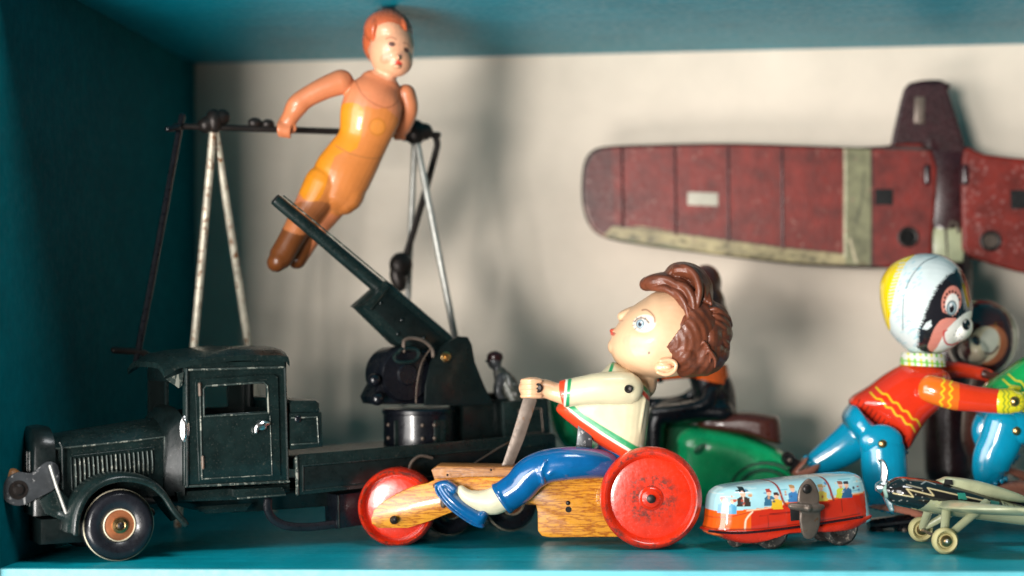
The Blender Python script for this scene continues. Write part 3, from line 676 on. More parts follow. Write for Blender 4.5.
# ---- the gun: turns on the truck's bed
TC = WD / 2
gun = obj('gun_turret', [lathe([(0, 0), (1, 0)], (0, 0, -50))], G2, truck); bpy.data.objects.remove(gun)
Cd = FT(419, 446, TC); Ctop = FT(419, 408, TC); rdr = 37 * (FT.c * 1.08)
zD0, zD1 = Cd[2] - .15, Ctop[2]
gun = obj('gun_turret', lathe([(0, zD0), (rdr, zD0), (rdr, zD1 - .35), (rdr * 1.03, zD1 - .3), (rdr * 1.04, zD1 - .1), (rdr, zD1), (0, zD1)], (Cd[0], TC, 0), (0, 0, 1), 64), M['black'], truck, 40)
def ondrum(deg): a = math.radians(deg - TA); return np.array([Cd[0] + rdr * 1.0 * math.sin(a), TC - rdr * 1.0 * math.cos(a), 0])
hz = (zD1 - zD0)
for d_, m_, w_ in ((-28, 'steel', .17), (48, 'tgreen', .2), (38, 'tgreen', .15)):
    p = ondrum(d_ ); obj('turret_slot', tube([p + [0, 0, zD0 + hz * .08], p + [0, 0, zD1 - hz * .28]], (w_ * 1.3, .05), 8), M['tgreen'], gun)
for d_ in (14, 34, -50):
    for f in (.62, .3): p = ondrum(d_); obj('turret_rivet', ell(p + [0, 0, zD0 + hz * f], (.13, .13, .13), n=10), M['steel'], gun)
c2 = FT.c * 1.07
def pg(P, t0, t1, bev=.08, m=0): return prism(FT.sz(P, TC - .5), t0, t1, bev, m)
cheek = [(416, 405), (417, 385), (422, 362), (433, 346), (449, 336), (459, 337), (463, 345), (466, 362), (474, 382), (484, 404)]
for t0 in (TC - 1.75, TC + 1.55): obj('gun_cheek', pg(cheek, t0, t0 + .2, .05), G2, gun)
obj('gun_cradle', [pg([(372, 404), (369, 397), (378, 380), (390, 365), (420, 350), (450, 350), (470, 404)], TC - 1.0, TC + 1.0, .15)], M['black'], gun)
D0 = FT(398, 374, TC); rD = 29 * c2
obj('gun_drum', lathe([(0, -1.5), (rD * .35, -1.5), (rD * .4, -1.35), (rD * .92, -1.3), (rD, -1.1), (rD, 1.1), (rD * .9, 1.3), (0, 1.3)], D0, (0, 1, 0), 48), M['black'], gun)
obj('gun_roller', [tube([FT(374, 380, TC - 1.3), FT(374, 380, TC + 1.3)], 6.5 * c2, 16), tube([FT(377, 399, TC - 1.4), FT(377, 399, TC + 1.4)], 7 * c2, 16)], M['black'], gun)
body = obj('gun_breech', [pg([(359, 308), (361, 304), (384, 281), (388, 281), (449, 333), (460, 346), (452, 353), (436, 358), (408, 350), (396, 344)], TC - .8, TC + .7, .32)], G, gun)
obj('breech_plate', pg([(372, 309), (386, 293), (441, 338), (449, 349), (428, 352), (402, 340)], TC - .86, TC - .6, .06), M['tgreen2'], body)
for a_, b_ in ((381, 303), (402, 320), (424, 338), (398, 334)): obj('rivet', ell(FT(a_, b_, TC - .88), (.12, .08, .12), n=12), M['tgreen2'], body)
obj('breech_cap', pg([(359, 306), (384, 284), (388, 287), (368, 311)], TC - 1.0, TC + 1.0, .12), M['tgreen'], body)
b0, b1 = FT(275, 199, TC), FT(386, 293, TC); dd = (b1 - b0) / np.linalg.norm(b1 - b0)
rb = 8.3 * FT.c
up = np.array([-dd[2], 0, dd[0]])
def octa(P_, r): 
    return tube(P_, r, 8, cap='flat')
V_, F_ = tube([b0, b0 + (b1 - b0) * .02, b0 + (b1 - b0) * .5, b1], [rb * .76, rb * .82, rb * .9, rb * 1.02], 24, cap='flat')
barrel = obj('gun_barrel', (V_, F_), G, gun, 20)
obj('muzzle_hole', tube([b0 - dd * .012, b0 + dd * .05], rb * .55, 16, cap='flat'), M['hole'], barrel)
obj('barrel_bead', tube([b0 + dd * .2 + up * rb * .8 - [0, .45, 0], b1 + up * rb - [0, .5, 0]], .05, 6), M['tedge'], barrel)
obj('pivot_bolt', lathe([(.32, .1), (.32, -.03), (.24, -.08), (.15, -.08), (.13, -.22), (0, -.24)], FT(446, 357, TC - 1.78), (0, 1, 0), 24), M['brass'], gun)
obj('elevating_link', [tube(P3(FT, [(399, 352, TC - 2), (394, 357, TC - 2), (399, 362, TC - 2), (414, 361, TC - 2), (419, 354, TC - 2), (415, 349, TC - 2), (402, 349, TC - 2), (399, 352, TC - 2)]), .12, 8, m=3)], G, gun)
obj('elevating_link', [tube(P3(FT, [(404, 351, TC - 2), (404, 341, TC - 2), (412, 338, TC - 2), (424, 341, TC - 2), (432, 349, TC - 2), (433, 356, TC - 2)]), .11, 8, m=3)], M['steel'], gun)
obj('cheek_bead', tube(P3(FT, [(416, 403, TC - 1.77), (417, 385, TC - 1.77), (422, 362, TC - 1.77), (432, 347, TC - 1.77)]), .05, 6, m=4), M['steel'], gun)
# chests, seat for the soldier
obj('ammunition_box', [pr([(463, 402), (508, 398), (512, 444), (463, 448)], 2.6, 4.6, .08), pr([(478, 394), (504, 392), (505, 400), (478, 402)], 3.2, 4.4, .05)], M['tgreen2'], truck)
st = obj('rear_seat', [pr([(503, 402), (546, 398), (550, 440), (505, 444)], 2.0, 2.3, .05), pr([(503, 402), (511, 401), (513, 444), (505, 444)], 2.3, 5, .05), pr([(541, 398), (548, 398), (551, 440), (544, 441)], 2.3, 5, .05)], G, truck)
edge([(519, 410), (541, 408), (543, 432), (521, 434), (519, 410)], .05, 1.98, 'seat_bead', truck, M['steel'])

# ---- grey tin soldier sitting on the bed
gs = FT(510, 440, 3.4)
FS = Frame(*(FT.world([gs])[0][:2]), 12)
sol = empty('tin_soldier', FS, 'small worn khaki tin soldier crouching behind the gun on the truck bed', 'toy soldier')
cs = FS.c
g = [ell(FS(494.5, 361, 0), (7.5 * cs, .45, 8.5 * cs)), tube(P3(FS, [(498, 370, 0), (505, 381, 0), (513, 398, 0), (520, 415, 0), (522, 430, 0)]), [(5 * cs, .35), (10 * cs, .75), (11.5 * cs, .85), (10 * cs, .8), (10 * cs, .8)], 16, m=4),
     tube(P3(FS, [(501, 378, -.6), (498, 392, -.8), (504, 402, -.6)]), [5 * cs, 4.4 * cs, 4 * cs], 12, m=4), tube(P3(FS, [(500, 378, .7), (497, 390, .8), (500, 404, .8)]), [5 * cs, 4 * cs, 4 * cs], 12, m=4),
     tube(P3(FS, [(519, 424, -.5), (506, 408, -.5), (504, 430, -.5)]), [7 * cs, 6 * cs, 4.5 * cs], 12, m=4), tube(P3(FS, [(519, 424, .5), (507, 410, .5), (505, 430, .5)]), [7 * cs, 6 * cs, 4.5 * cs], 12, m=4)]
sb = obj('body', blob(g, .06, 2), M['grey'], sol, 60)
obj('cap', blob([ell(FS(495, 357, 0), (8.4 * cs, .5, 6.5 * cs)), ell(FS(489, 361, 0), (4 * cs, .4, 2 * cs))], .05, 2), M['maroon'], sb, 60)
obj('tunic', blob([tube(P3(FS, [(500, 373, 0), (505, 382, 0), (513, 398, 0), (518, 410, 0)]), [(7 * cs, .5), (10.8 * cs, .85), (12.4 * cs, .95), (12 * cs, .95)], 16, m=4)], .06, 2), M['khaki'], sb, 60)

# ---- riveted arm on the truck's nose
ha = obj('front_arm', prism(FT.sz([(2, 492), (7, 479), (19, 472), (32, 473), (47, 462), (58, 466), (58, 486), (36, 499), (20, 506), (7, 502)], .75), .75, 1.0, .05, 3), M['grey'], truck)
obj('arm_rivet', [lathe([(.30, .1), (.30, -.1), (.2, -.2), (0, -.22)], FT(18.5, 490, .75), (0, 1, 0), 24), lathe([(.52, .02), (.48, -.04), (0, -.05)], FT(18.5, 490, .75), (0, 1, 0), 24)], M['dark'], ha)
obj('arm_roller', blob([tube(P3(FT, [(-14, 500, 1.7), (2, 488, 1.7), (12, 477, 1.7)]), [10 * FT.c, 11 * FT.c, 9 * FT.c], 16, m=3)], .08, 2), M['woodtop'], ha, 60)

# ------------------------------------------------------------------ trapeze stand and celluloid gymnast
FG = Frame(*((-33.0 + 3.2), 17.5), 24)
FG = Frame(-27.5, 16.6, 24)
tr = empty('trapeze_stand', FG, 'thin wire trapeze stand with two pointed frames, bar and crank behind the truck', 'trapeze stand')
L0 = FG(214, 122, 0); R0 = FG(415, 133, 0)
def sleg(top, foot, r, m_): return obj('stand_leg', tube([top, foot], r, 12), m_, tr)
def foot(px, py):
    X, Y = ground(px, py); v = np.array([X, Y, 0]) - FG.o; return np.array([v @ FG.u, v @ FG.n, .12])
f1, f2, f3, f4 = foot(178, 527), foot(274, 512), foot(491, 522), foot(399, 511)
sleg(L0, f1, .24, M['rust']); sleg(L0, f2, .24, M['rust'])
sleg(R0, f3, .22, M['rod']); sleg(R0, f4, .20, M['rod'])
obj('trapeze_bar', [tube([FG(176, 126, 0), FG(438, 135, 0)], .20, 12), ell(FG(255, 123, 0), (.45, .33, .33)), ell(FG(268, 124, 0), (.4, .3, .3))], M['dark'], tr)
obj('bar_clamp', [ell(L0 + [0, 0, .05], (.55, .6, .75)), tube([L0 + [-.5, 0, -.2], L0 + [.5, 0, .3]], .5, 14)], M['dark'], tr)
obj('bar_clamp', [ell(R0 + [0, 0, .05], (.7, .7, .8)), tube([R0 + [-.6, 0, 0], R0 + [.6, 0, .1]], .55, 14)], M['dark'], tr)
obj('crank', [tube([FG(182, 116, 0), FG(180, 126, 0), FG(150, 290, -.3), FG(136, 362, -.3)], .20, 10), tube([FG(178, 127, -.5), FG(168, 129, -.8)], .2, 10)], M['black'], tr)
obj('crank_handle', [tube(P3(FG, [(114, 350, -.5), (126, 351, -.4), (140, 352, -.3), (150, 358, -.2), (152, 368, -.2)]), .20, 10, m=3)], M['dark'], tr)
obj('counter_crank', [tube(P3(FG, [(415, 133, .6), (432, 134, .8), (437, 142, 1), (435, 155, 1.2), (420, 210, 1.2), (402, 268, 1.2)]), .22, 10, m=3)], M['dark'], tr)
obj('counter_weight', [ell(FG(401, 265, 1.2), (.75, .6, .8)), ell(FG(398, 278, 1.2), (.5, .45, .9), 15)], M['dark'], tr)

FY = Frame(-18.5, 17.0, 14)
gy_ = empty('gymnast_figure', FY, 'celluloid gymnast in an orange yellow swimsuit hanging over the trapeze bar', 'toy figure')
c = FY.c
SK, SU, FTc = (.58, .195, .085), (.80, .31, .035), (.13, .040, .010)
pg_ = Painter(FY, 0, SK)
pg_.poly([(344, 104), (352, 112), (364, 108), (374, 112), (384, 110), (400, 122), (396, 150), (380, 165), (372, 196), (360, 215), (335, 216), (310, 205), (296, 185), (310, 140), (334, 138)], (.56, .185, .045))
pg_.poly([(336, 112), (345, 104), (362, 112), (356, 150), (334, 158), (322, 196), (308, 203), (298, 190), (304, 160), (330, 140)], (.68, .235, .012), 3)  # sunlit part of the suit, painted in as a brighter patch
pg_.line([(335, 147), (350, 156), (372, 160), (386, 156)], 1.2, (.40, .14, .04), 3).line([(340, 214), (326, 208), (312, 204)], 1.0, (.5, .2, .06), 3)
pg_.oval((376, 129), (9, 9), (.50, .17, .03)).oval((376, 129), (7, 7), (.62, .22, .04)).line([(354, 78), (360, 95), (372, 106), (386, 110), (397, 102), (402, 84)], 1.4, (.38, .12, .05), 3).line([(344, 104), (350, 90), (352, 76)], 1.2, (.45, .15, .06), 3)
pg_.line([(372, 127), (380, 125)], 1.2, (.6, .22, .05)).line([(376, 124), (377, 134)], 1.2, (.6, .22, .05))
pg_.poly([(260, 222), (292, 218), (312, 232), (306, 262), (290, 280), (262, 275)], FTc, 3).poly([(290, 205), (330, 205), (318, 228), (300, 236), (280, 226)], (.36, .12, .04), 3)
pg_.poly([(368, 20), (420, 20), (424, 70), (396, 84), (366, 66)], (.74, .36, .21), 3)
pg_.oval((389.5, 48.5), (3.4, 2.4), (.10, .04, .03), -10).oval((404.5, 53.5), (3.0, 2.2), (.10, .04, .03), -20).line([(384, 43), (389, 41.5), (394, 44)], 1.2, (.4, .15, .08), 2).line([(401, 47), (405, 47), (409, 50)], 1.1, (.4, .15, .08), 2)
pg_.oval((396, 67), (4, 2), (.60, .05, .03), -15).oval((384, 62), (6, 5), (.76, .28, .16)).oval((399, 58.5), (1.8, 1.2), (.7, .3, .2))
g = [ell(FY(391.5, 49, -.1), (22.5 * c, 1.6, 28 * c), -12), ell(FY(396, 61, -.5), (17 * c, 1.2, 16 * c)), ell(FY(388, 33, .1), (21 * c, 1.7, 17 * c)),
     tube(P3(FY, [(390, 65, .2), (385, 82, .2), (379, 98, .1)]), [(10.5 * c, .8), (10.5 * c, .85), (17 * c, .9)], 18, m=3),
     tube(P3(FY, [(380, 86, .1), (375, 98, 0), (370, 116, 0), (363, 140, 0), (353, 158, 0), (342, 176, 0), (336, 192, 0)]), [(22 * c, .9), (29 * c, 1.2), (30.5 * c, 1.25), (25.5 * c, 1.1), (27.5 * c, 1.2), (29.5 * c, 1.3), (26.5 * c, 1.2)], 28, m=4),
     tube(P3(FY, [(324, 184, -.1), (315, 200, -.1), (301, 222, -.2), (289, 243, -.3), (281, 257, -.4), (277, 262, -.5)]), [(20 * c, 1.15), (18 * c, 1.1), (14 * c, .9), (12.5 * c, .85), (12.5 * c, .8), (10 * c, .8)], 20, m=4),
     tube(P3(FY, [(342, 188, .3), (330, 208, .5), (314, 230, .8), (305, 245, .9), (297, 259, .8)]), [(19 * c, 1.1), (15 * c, .95), (12 * c, .8), (11 * c, .8), (10 * c, .75)], 20, m=4),
     tube(P3(FY, [(350, 185, .1), (349, 197, 0), (345, 203, 0)]), [(18 * c, 1.1), (15 * c, 1.0), (12 * c, .9)], 18, m=3),
     ell(FY(398, 57.5, -1.85), (2.2 * c, .25, 3.0 * c)), ell(FY(397, 66.5, -1.65), (4 * c, .2, 2.0 * c)),
     # arms go back to the bar
     tube(P3(FY, [(341, 82, 0), (325, 88, .0), (306, 98, .1), (297, 106, .2), (291, 116, .6), (285, 126, .9)]), [(12.8 * c, .8), (11.5 * c, .72), (10.5 * c, .66), (11 * c, .68), (9 * c, .6), (8.5 * c, .6)], 18, m=4),
     tube(P3(FY, [(406, 94, .4), (409, 108, .7), (404, 124, 1.6), (399, 131, 2.2)]), [(10 * c, .7), (9.5 * c, .65), (9 * c, .6), (8 * c, .55)], 18, m=4)]
for k in range(4):
    g.append(tube(P3(FY, [(280 + k * 3.4, 124 + k * .4, .35), (278.5 + k * 3.4, 130 + k * .5, .25), (279.5 + k * 3.4, 136 + k * .4, .6)]), [2.3 * c, 2.2 * c, 1.8 * c], 8, m=3))
    g.append(tube(P3(FY, [(395 + k * 3.2, 128, 1.8), (394 + k * 3.2, 134, 1.7), (395 + k * 3.2, 139, 2.1)]), [2.1 * c, 2.0 * c, 1.7 * c], 8, m=3))
g.append(tube(P3(FY, [(290, 121, .4), (295, 128, .6), (291, 133, .8)]), [2.4 * c, 2.4 * c, 2 * c], 8, m=3)); g.append(tube(P3(FY, [(404, 124, 1.6), (409, 131, 1.8)]), [2.4 * c, 2 * c], 8))
for e_ in ((370, 50, .2),): g.append(ell(FY(*e_), (2.2 * c, .4, 4.5 * c)))
gb = obj('body', blob(g, .06, 4), M['cell'], gy_, 60, paint=pg_)
hpaint = [ell(FY(388, 31, .35), (25 * c, 1.85, 21.5 * c), -10), ell(FY(384, 42, .9), (22 * c, 1.3, 26 * c))]
for k in range(6):
    hpaint.append(tube(P3(FY, [(373 + k * 6.5, 40 - (k % 2) * 2 - min(k, 3) * 3.5 + max(0, k - 3) * 5, -.8 + .05 * k), (374 + k * 6, 27 - min(k, 3) * 2.5 + max(0, k - 3) * 3, -1.1), (379 + k * 4.0, 17 - min(k, 2) * 2 + max(0, k - 3) * 2, -.4), (384 + k * 2, 11, .8)]), [1.8 * c, 3.6 * c, 3.8 * c, 3 * c], 10, m=4))
obj('hair', blob(hpaint, .05, 3), M['cellhair'], gb, 60)
for x, y, t in ((348, 83, -.2), (402, 96, 0)):
    pass

# ------------------------------------------------------------------ red winged aeroplane standing on its nose against the wall
FW = Frame(13.5, 33.0, -3)
c = FW.c
pl = empty('standing_aeroplane', FW, 'worn red tin aeroplane standing nose down with its wings spread against the wall', 'toy aeroplane')
RW_, RW2, GNS, CRM, DK = (.15, .012, .007), (.10, .010, .008), (.17, .165, .09), (.33, .27, .14), (.03, .008, .008)
wl = [(581, 190), (583, 165), (590, 152), (606, 146), (660, 144), (735, 143), (860, 147), (932, 149), (933, 238), (931, 258), (916, 264), (890, 268), (850, 268), (780, 263), (700, 253), (640, 245), (605, 238), (590, 227), (583, 210)]
pw = Painter(FW, 0, RW_)
pw.poly([(575, 140), (612, 140), (614, 236), (575, 245)], (.085, .008, .006))
pw.poly([(612, 227), (640, 226), (700, 236), (780, 247), (846, 253), (872, 262), (900, 272), (780, 268), (700, 258), (640, 250), (600, 238)], CRM)
pw.line([(608, 238), (660, 247), (720, 257), (800, 265), (880, 268)], 3.5, (.10, .10, .06)).line([(632, 240), (640, 247), (665, 246), (700, 254)], 4, (.14, .14, .08), 3).line([(612, 225), (700, 236), (780, 247), (848, 254)], 1.5, DK)
pw.poly([(843, 140), (871, 140), (872, 275), (845, 275)], GNS).line([(845, 145), (845, 256)], 2.5, (.45, .42, .28)).line([(864, 172), (862, 200), (856, 222)], 2.6, (.09, .09, .05), 3).line([(850, 240), (856, 262)], 2.2, (.5, .42, .28))
pw.poly([(872, 140), (940, 140), (940, 275), (872, 275)], (.135, .012, .008)).line([(872, 145), (872, 268)], 2, DK)
for x0 in (622, 675, 728, 782): pw.line([(x0, 146), (x0 + 1, 228 + (x0 - 622) * .13)], 2.2, (.10, .012, .012))
pw.line([(583, 165), (584, 205), (592, 228), (606, 238)], 2.4, (.45, .25, .2)).line([(600, 146), (735, 143.5), (860, 147)], 2.0, (.03, .02, .02))
random.seed(11)
for i in range(46):
    x = random.uniform(612, 900); y = 236 + (x - 612) * .11 + random.uniform(-4, 7); pw.oval((x, y), (random.uniform(.8, 5), random.uniform(.5, 1.6)), (.12, .10, .05), random.uniform(-10, 10))
for i in range(60):
    x, y = random.uniform(585, 925), random.choice([random.uniform(146, 160), random.uniform(215, 250), random.uniform(146, 250)]); pw.oval((x, y), (random.uniform(.4, 1.6), random.uniform(.4, 1.0)), (.30, .15, .12), random.uniform(0, 180))
for i in range(26):
    x, y = random.uniform(590, 900), random.uniform(150, 240); a = random.uniform(0, 3); pw.line([(x, y), (x + 7 * math.cos(a), y + 7 * math.sin(a))], .7, (.24, .10, .08))
pw.line([(884, 268), (800, 265), (700, 255), (640, 247), (603, 239), (590, 228), (583, 208), (583, 170), (592, 152), (606, 146), (735, 143), (932, 149)], 4.0, (.03, .02, .018))
wg = obj('wing', prism(FW.sz(wl), 0, .55, .16, 4), M['litho_wing'], pl, 50, paint=None)
def regrid(poly, t0, t1, bev, res=.09):          # a dense wing sheet so that printing stays crisp
    return blob([prism(poly, t0, t1, bev)], res, 2)
bpy.data.objects.remove(wg)
wg = obj('wing', regrid(FW.sz(cr([np.array(p, float) for p in wl], 4, True)), 0, .6, .15, .085), M['litho_wing'], pl, 50, paint=pw)
for x0 in (622, 675, 728, 782): obj('wing_rib', tube([FW(x0, 148, -.01), FW(x0 + 1, 226 + (x0 - 622) * .13, -.01)], .075, 8), M['maroon'], wg)
obj('sticker', prism(FW.sz([(687.5, 192), (718, 193), (718, 206), (687.5, 205)], -.02), -.03, .1, .008), M['white'], wg)
wr = [(963, 152), (985, 154), (1030, 159), (1100, 163), (1180, 163), (1240, 166), (1262, 180), (1266, 215), (1255, 245), (1200, 262), (1120, 275), (1060, 276), (1024, 273), (985, 262), (965, 252), (962, 235)]
pw2 = Painter(FW, 0, (.15, .012, .007))
random.seed(4)
for i in range(120):
    x, y = random.triangular(964, 1040, 966), random.uniform(160, 262); pw2.oval((x, y), (random.uniform(.5, 2.2), random.uniform(.4, 1.2)), (.26, .11, .10), random.uniform(0, 180))
pw2.poly([(1055, 140), (1080, 140), (1080, 290), (1055, 290)], GNS)
wg2 = obj('wing', regrid(FW.sz(cr([np.array(p, float) for p in wr], 4, True)), 0, .6, .15, .085), M['litho_wing'], pl, 50, paint=pw2, label='right wing with pale flaking paint')
for W_, L_ in ((wg, [(875, 189), (893, 189), (893, 205), (875, 205)]), (wg2, [(1010, 190), (1030, 190), (1030, 209), (1011, 209)])):
    obj('slot', prism(FW.sz(L_, -.02), -.03, .1, .01), M['hole'], W_)
for W_, a in ((wg, (908, 237)), (wg2, (990.5, 241))):
    C = FW(*a, 0); obj('grommet', lathe([(.72, .02), (.70, -.12), (.60, -.16), (.50, -.12), (.46, .0), (.46, .02)], C, (0, 1, 0), 32), M['dark'], W_)
    obj('grommet_hole', lathe([(.46, -.02), (0, -.02)], C, (0, 1, 0), 24), M['hole'] if a[0] < 950 else M['steel'], W_)
ctr = obj('wing_joint', [prism(FW.sz([(931, 150), (965, 152), (964, 228), (932, 226)], .15), .15, .7, .05), *[tube([FW(x, y, .1), FW(x, y + 14, .1)], .28, 12) for x, y in ((927, 168), (965, 168))]], M['maroon'], pl)
obj('lower_joint', prism(FW.sz([(929, 228), (966, 228), (963, 262), (931, 262)], .3), .3, .9, .08), M['sage'], pl)
obj('wire_clip', tube(P3(FW, [(950, 228, .05), (951, 222, -.1), (957, 224, -.1), (958, 232, .05)]), .09, 8, m=2), M['steel'], pl)
tail = cr([np.array(p, float) for p in [(889, 152), (894, 128), (900, 100), (905, 86), (914, 81), (930, 80), (944, 83), (953, 105), (960, 130), (968, 156)]], 3)
obj('fuselage', [tube(P3(FW, [(926, 84, 2.1), (928, 110, 1.7), (930, 150, 1.9), (940, 200, 2.1), (945, 270, 2.2), (947, 380, 2.2), (949, 470, 2.2)]), [(19 * c, .7), (25 * c, 1.1), (28 * c, 1.5), (29 * c, 1.8), (27 * c, 1.9), (25 * c, 1.8), (24 * c, 1.7)], 24, m=4, cap='flat'),
               tube([FW(949, 470, 2.2), FW(949, 470, 2.2) * [1, 1, 0] + [0, 0, .05]], [(24 * c, 1.7), (15 * c, 1.2)], 24, cap='flat')], M['maroon'], pl)
obj('tail_fin', blob([prism(FW.sz([(889, 152), (894, 128), (900, 102), (904, 88), (910, 83), (944, 82), (952, 84), (948, 90), (954, 108), (961, 130), (968, 154)], .5), .45, .8, .1)], .09, 2), M['maroon'], pl)
obj('tail_panel', prism(FW.sz([(915, 97), (925, 97), (924, 124), (914, 123)], .42), .36, .5, .03), M['steel'], pl)

# ------------------------------------------------------------------ green scooter and its dark rider
gx, gy = ground(740, 520)
FC = Frame(gx, gy, -4); c = FC.c
scoot = empty('scooter_toy', FC, 'green enamelled scooter with a brown seat carrying a black clad rider behind the boy', 'toy scooter')
obj('rear_body', blob([pillow(FC.sz([(676, 452), (675, 440), (682, 431), (693, 428), (715, 430), (742, 436), (768, 446), (788, 458), (801, 474), (806, 496), (800, 506), (690, 508), (676, 500)]), 2.2, 2.3, 4.0, 5, 9)], .08, 2), M['green'], scoot, 60)
obj('floor_board', blob([tube(P3(FC, [(690, 470, 2.2), (660, 462, 2.2), (620, 461, 2.2), (585, 448, 2.2), (566, 425, 2.2), (556, 392, 2.2)]), [(14 * c, 1.6), (13 * c, 1.6), (11 * c, 1.6), (12 * c, 1.8), (14 * c, 1.9), (8 * c, 1.5)], 20, m=4)], .09, 2), M['green'], scoot, 60)
obj('inner_body', blob([prism(FC.sz([(654, 424), (690, 424), (740, 437), (740, 470), (650, 470), (648, 440)], 1.2), 1.2, 3.4, .2)], .1, 2), M['dgreen'], scoot)
aw = FC(765, 490, -.02); ra = 27 * c
obj('wheel_arch', tube([aw + [ra * math.cos(math.radians(a)) * 1.25, .06, ra * math.sin(math.radians(a))] for a in range(0, 181, 12)], .16, 10), M['dgreen'], scoot)
obj('wheel_arch', tube([aw + [ra * .74 * math.cos(math.radians(a)) * 1.25, .02, ra * .74 * math.sin(math.radians(a))] for a in range(0, 181, 12)], .16, 10), M['dgreen'], scoot)
rs = 19 * c
for x in (762, 575):
    C = FC(x, 500, 1.2); R_ = max(.9, C[2]); obj('wheel', lathe([(0, 0), (R_ * .5, 0), (R_ * .6, .2), (R_ * .8, -.1), (R_ * .97, .2), (R_, .7), (R_ * .9, 1.4), (0, 1.4)], C * [1, 1, 0] + [0, 0, R_], (0, 1, 0), 40), M['tyre'], scoot)
obj('body_dent', ell(FC(701, 449, -.02), (.5, .05, .28), 30), M['dgreen'], scoot)
obj('seat', blob([pillow(FC.sz([(696, 420), (705, 417), (740, 413), (772, 417), (779, 421), (781, 440), (778, 446), (745, 437), (700, 430)]), 2.2, 1.9, 4, 4, 8)], .08, 2), M['brown'], scoot, 60)
rid = []
rid += [tube(P3(FC, [(706, 376, 2.2), (712, 388, 2.2), (715, 402, 2.2), (716, 418, 2.2)]), [(18 * c, 1.3), (22 * c, 1.6), (22 * c, 1.6), (21 * c, 1.6)], 24, m=4),
        tube(P3(FC, [(712, 392, .6), (707, 402, .3), (695, 407, .2), (675, 410, .2), (655, 412, .3)]), [8 * c, 7 * c, 6 * c, 5.5 * c, 5 * c], 16, m=4),
        tube(P3(FC, [(722, 412, 1), (700, 411, .9), (678, 414, .8), (662, 415, .8), (656, 425, .8), (655, 448, .8), (653, 462, .8)]), [(12 * c, .9), (12 * c, .9), (11 * c, .85), (11 * c, .8), (10 * c, .75), (9 * c, .7), (9 * c, .7)], 18, m=4),
        tube(P3(FC, [(722, 410, 3.4), (700, 409, 3.5), (670, 410, 3.5), (656, 420, 3.5), (655, 452, 3.5)]), [(11 * c, .9)] * 5, 18, m=4),
        tube(P3(FC, [(705, 385, 3.6), (680, 400, 3.8), (650, 402, 3.6), (636, 396, 3.2)]), [6 * c, 5.5 * c, 5 * c, 4.5 * c], 14, m=4)]
rb_ = obj('rider', blob(rid, .08, 3), M['black'], scoot, 60)
obj('rider_collar', blob([tube(P3(FC, [(715, 362, 2.2), (713, 371, 2.2), (711, 381, 2.2)]), [(13 * c, .9), (17 * c, 1.3), (20.5 * c, 1.75)], 24, m=3, cap='flat')], .07, 2), M['orange'], rb_, 60)
obj('rider_head', blob([ell(FC(697, 325, 2.2), (34 * c, 2.1, 40 * c))], .08, 3), M['brown'], rb_, 60)
obj('rider_hair', blob([ell(FC(706, 283, 2.2), (16 * c, 1.6, 19 * c)), ell(FC(700, 305, 2.2), (26 * c, 2, 26 * c))], .08, 3), M['brown'], rb_, 60)
hand_ = obj('rider_hand', blob([tube(P3(FC, [(654, 379, 1.0), (641, 382, 1.0), (632, 386, 1.0)]), [4.6 * c, 5.5 * c, 4.5 * c], 12, m=3)], .06, 2), M['skinp'], rb_, 60)
obj('rider_scarf', tube(P3(FC, [(694, 372, 1), (680, 374, 1), (664, 376, 1), (652, 379, 1)]), [6 * c, 5 * c, 4.6 * c, 4.8 * c], 12, m=3), M['orange'], rb_)
for x, y in ((662, 377), (652, 380)): obj('scarf_stripe', tube([FC(x, y, 1), FC(x - 4, y + .8, 1)], 5.6 * c, 14, cap='flat'), M['black'], rb_)

# ------------------------------------------------------------------ tin bus with printed passengers
gx, gy = ground(775, 551.5)
BA = 21
Fb = Frame(gx, gy + .45, BA); c = Fb.c
bus = empty('clockwork_bus', Fb, 'small orange and blue tin bus printed with passengers, a winding key in its side', 'toy bus')
out_ = [(708, 534), (708, 520), (710, 498), (716, 489), (730, 484), (780, 478), (840, 472.5), (851, 473), (858, 481), (864, 512), (864, 520), (840, 526), (790, 532), (740, 536)]
WB = 3.6
OR, BL, RD = (.80, .12, .012), (.38, .66, .72), (.60, .03, .012)
pb = Painter(Fb, 0, BL)
random.seed(8)
for i in range(30):                                  # printed cloud hatching of the window band
    x, y = random.uniform(712, 860), random.uniform(476, 508); pb.line([(x, y), (x + random.uniform(4, 14), y - .8)], .7, (.62, .80, .80) if i % 3 else (.10, .38, .48))
pb.poly([(705, 514), (716, 512), (716, 497), (705, 497)], (.80, .55, .05))
pb.poly([(700, 518), (712, 514), (755, 509), (781, 505), (787, 502), (832, 499), (838, 497), (870, 492), (870, 545), (700, 545)], OR)
pb.poly([(752, 512), (781, 507), (787, 504), (832, 501), (838, 499), (870, 494), (870, 545), (752, 545)], RD)
pb.line([(748, 511), (781, 506), (785, 502), (832, 499), (836, 496), (866, 493)], 1.3, (.80, .62, .42)).line([(753, 512), (747, 520), (746, 530)], 1.6, (.85, .70, .50), 3)
pb.line([(775, 478), (780, 486), (783, 500), (787, 506)], 2.2, (.30, .03, .02), 4).line([(824, 473), (829, 480), (832, 494), (834, 500)], 2.2, (.30, .03, .02), 4)
pb.line([(706, 522), (735, 517), (752, 512)], .9, (.5, .05, .02)).line([(770, 514), (790, 512)], .9, (.20, .01, .01)).line([(842, 500), (843, 512)], .8, (.2, .02, .01)).line([(712, 531), (760, 529), (800, 524), (862, 514)], 1.2, (.25, .02, .01))
pb.line([(768, 516), (769, 530)], .6, (.2, .02, .01)).line([(760, 516), (790, 513)], .6, (.25, .02, .01))
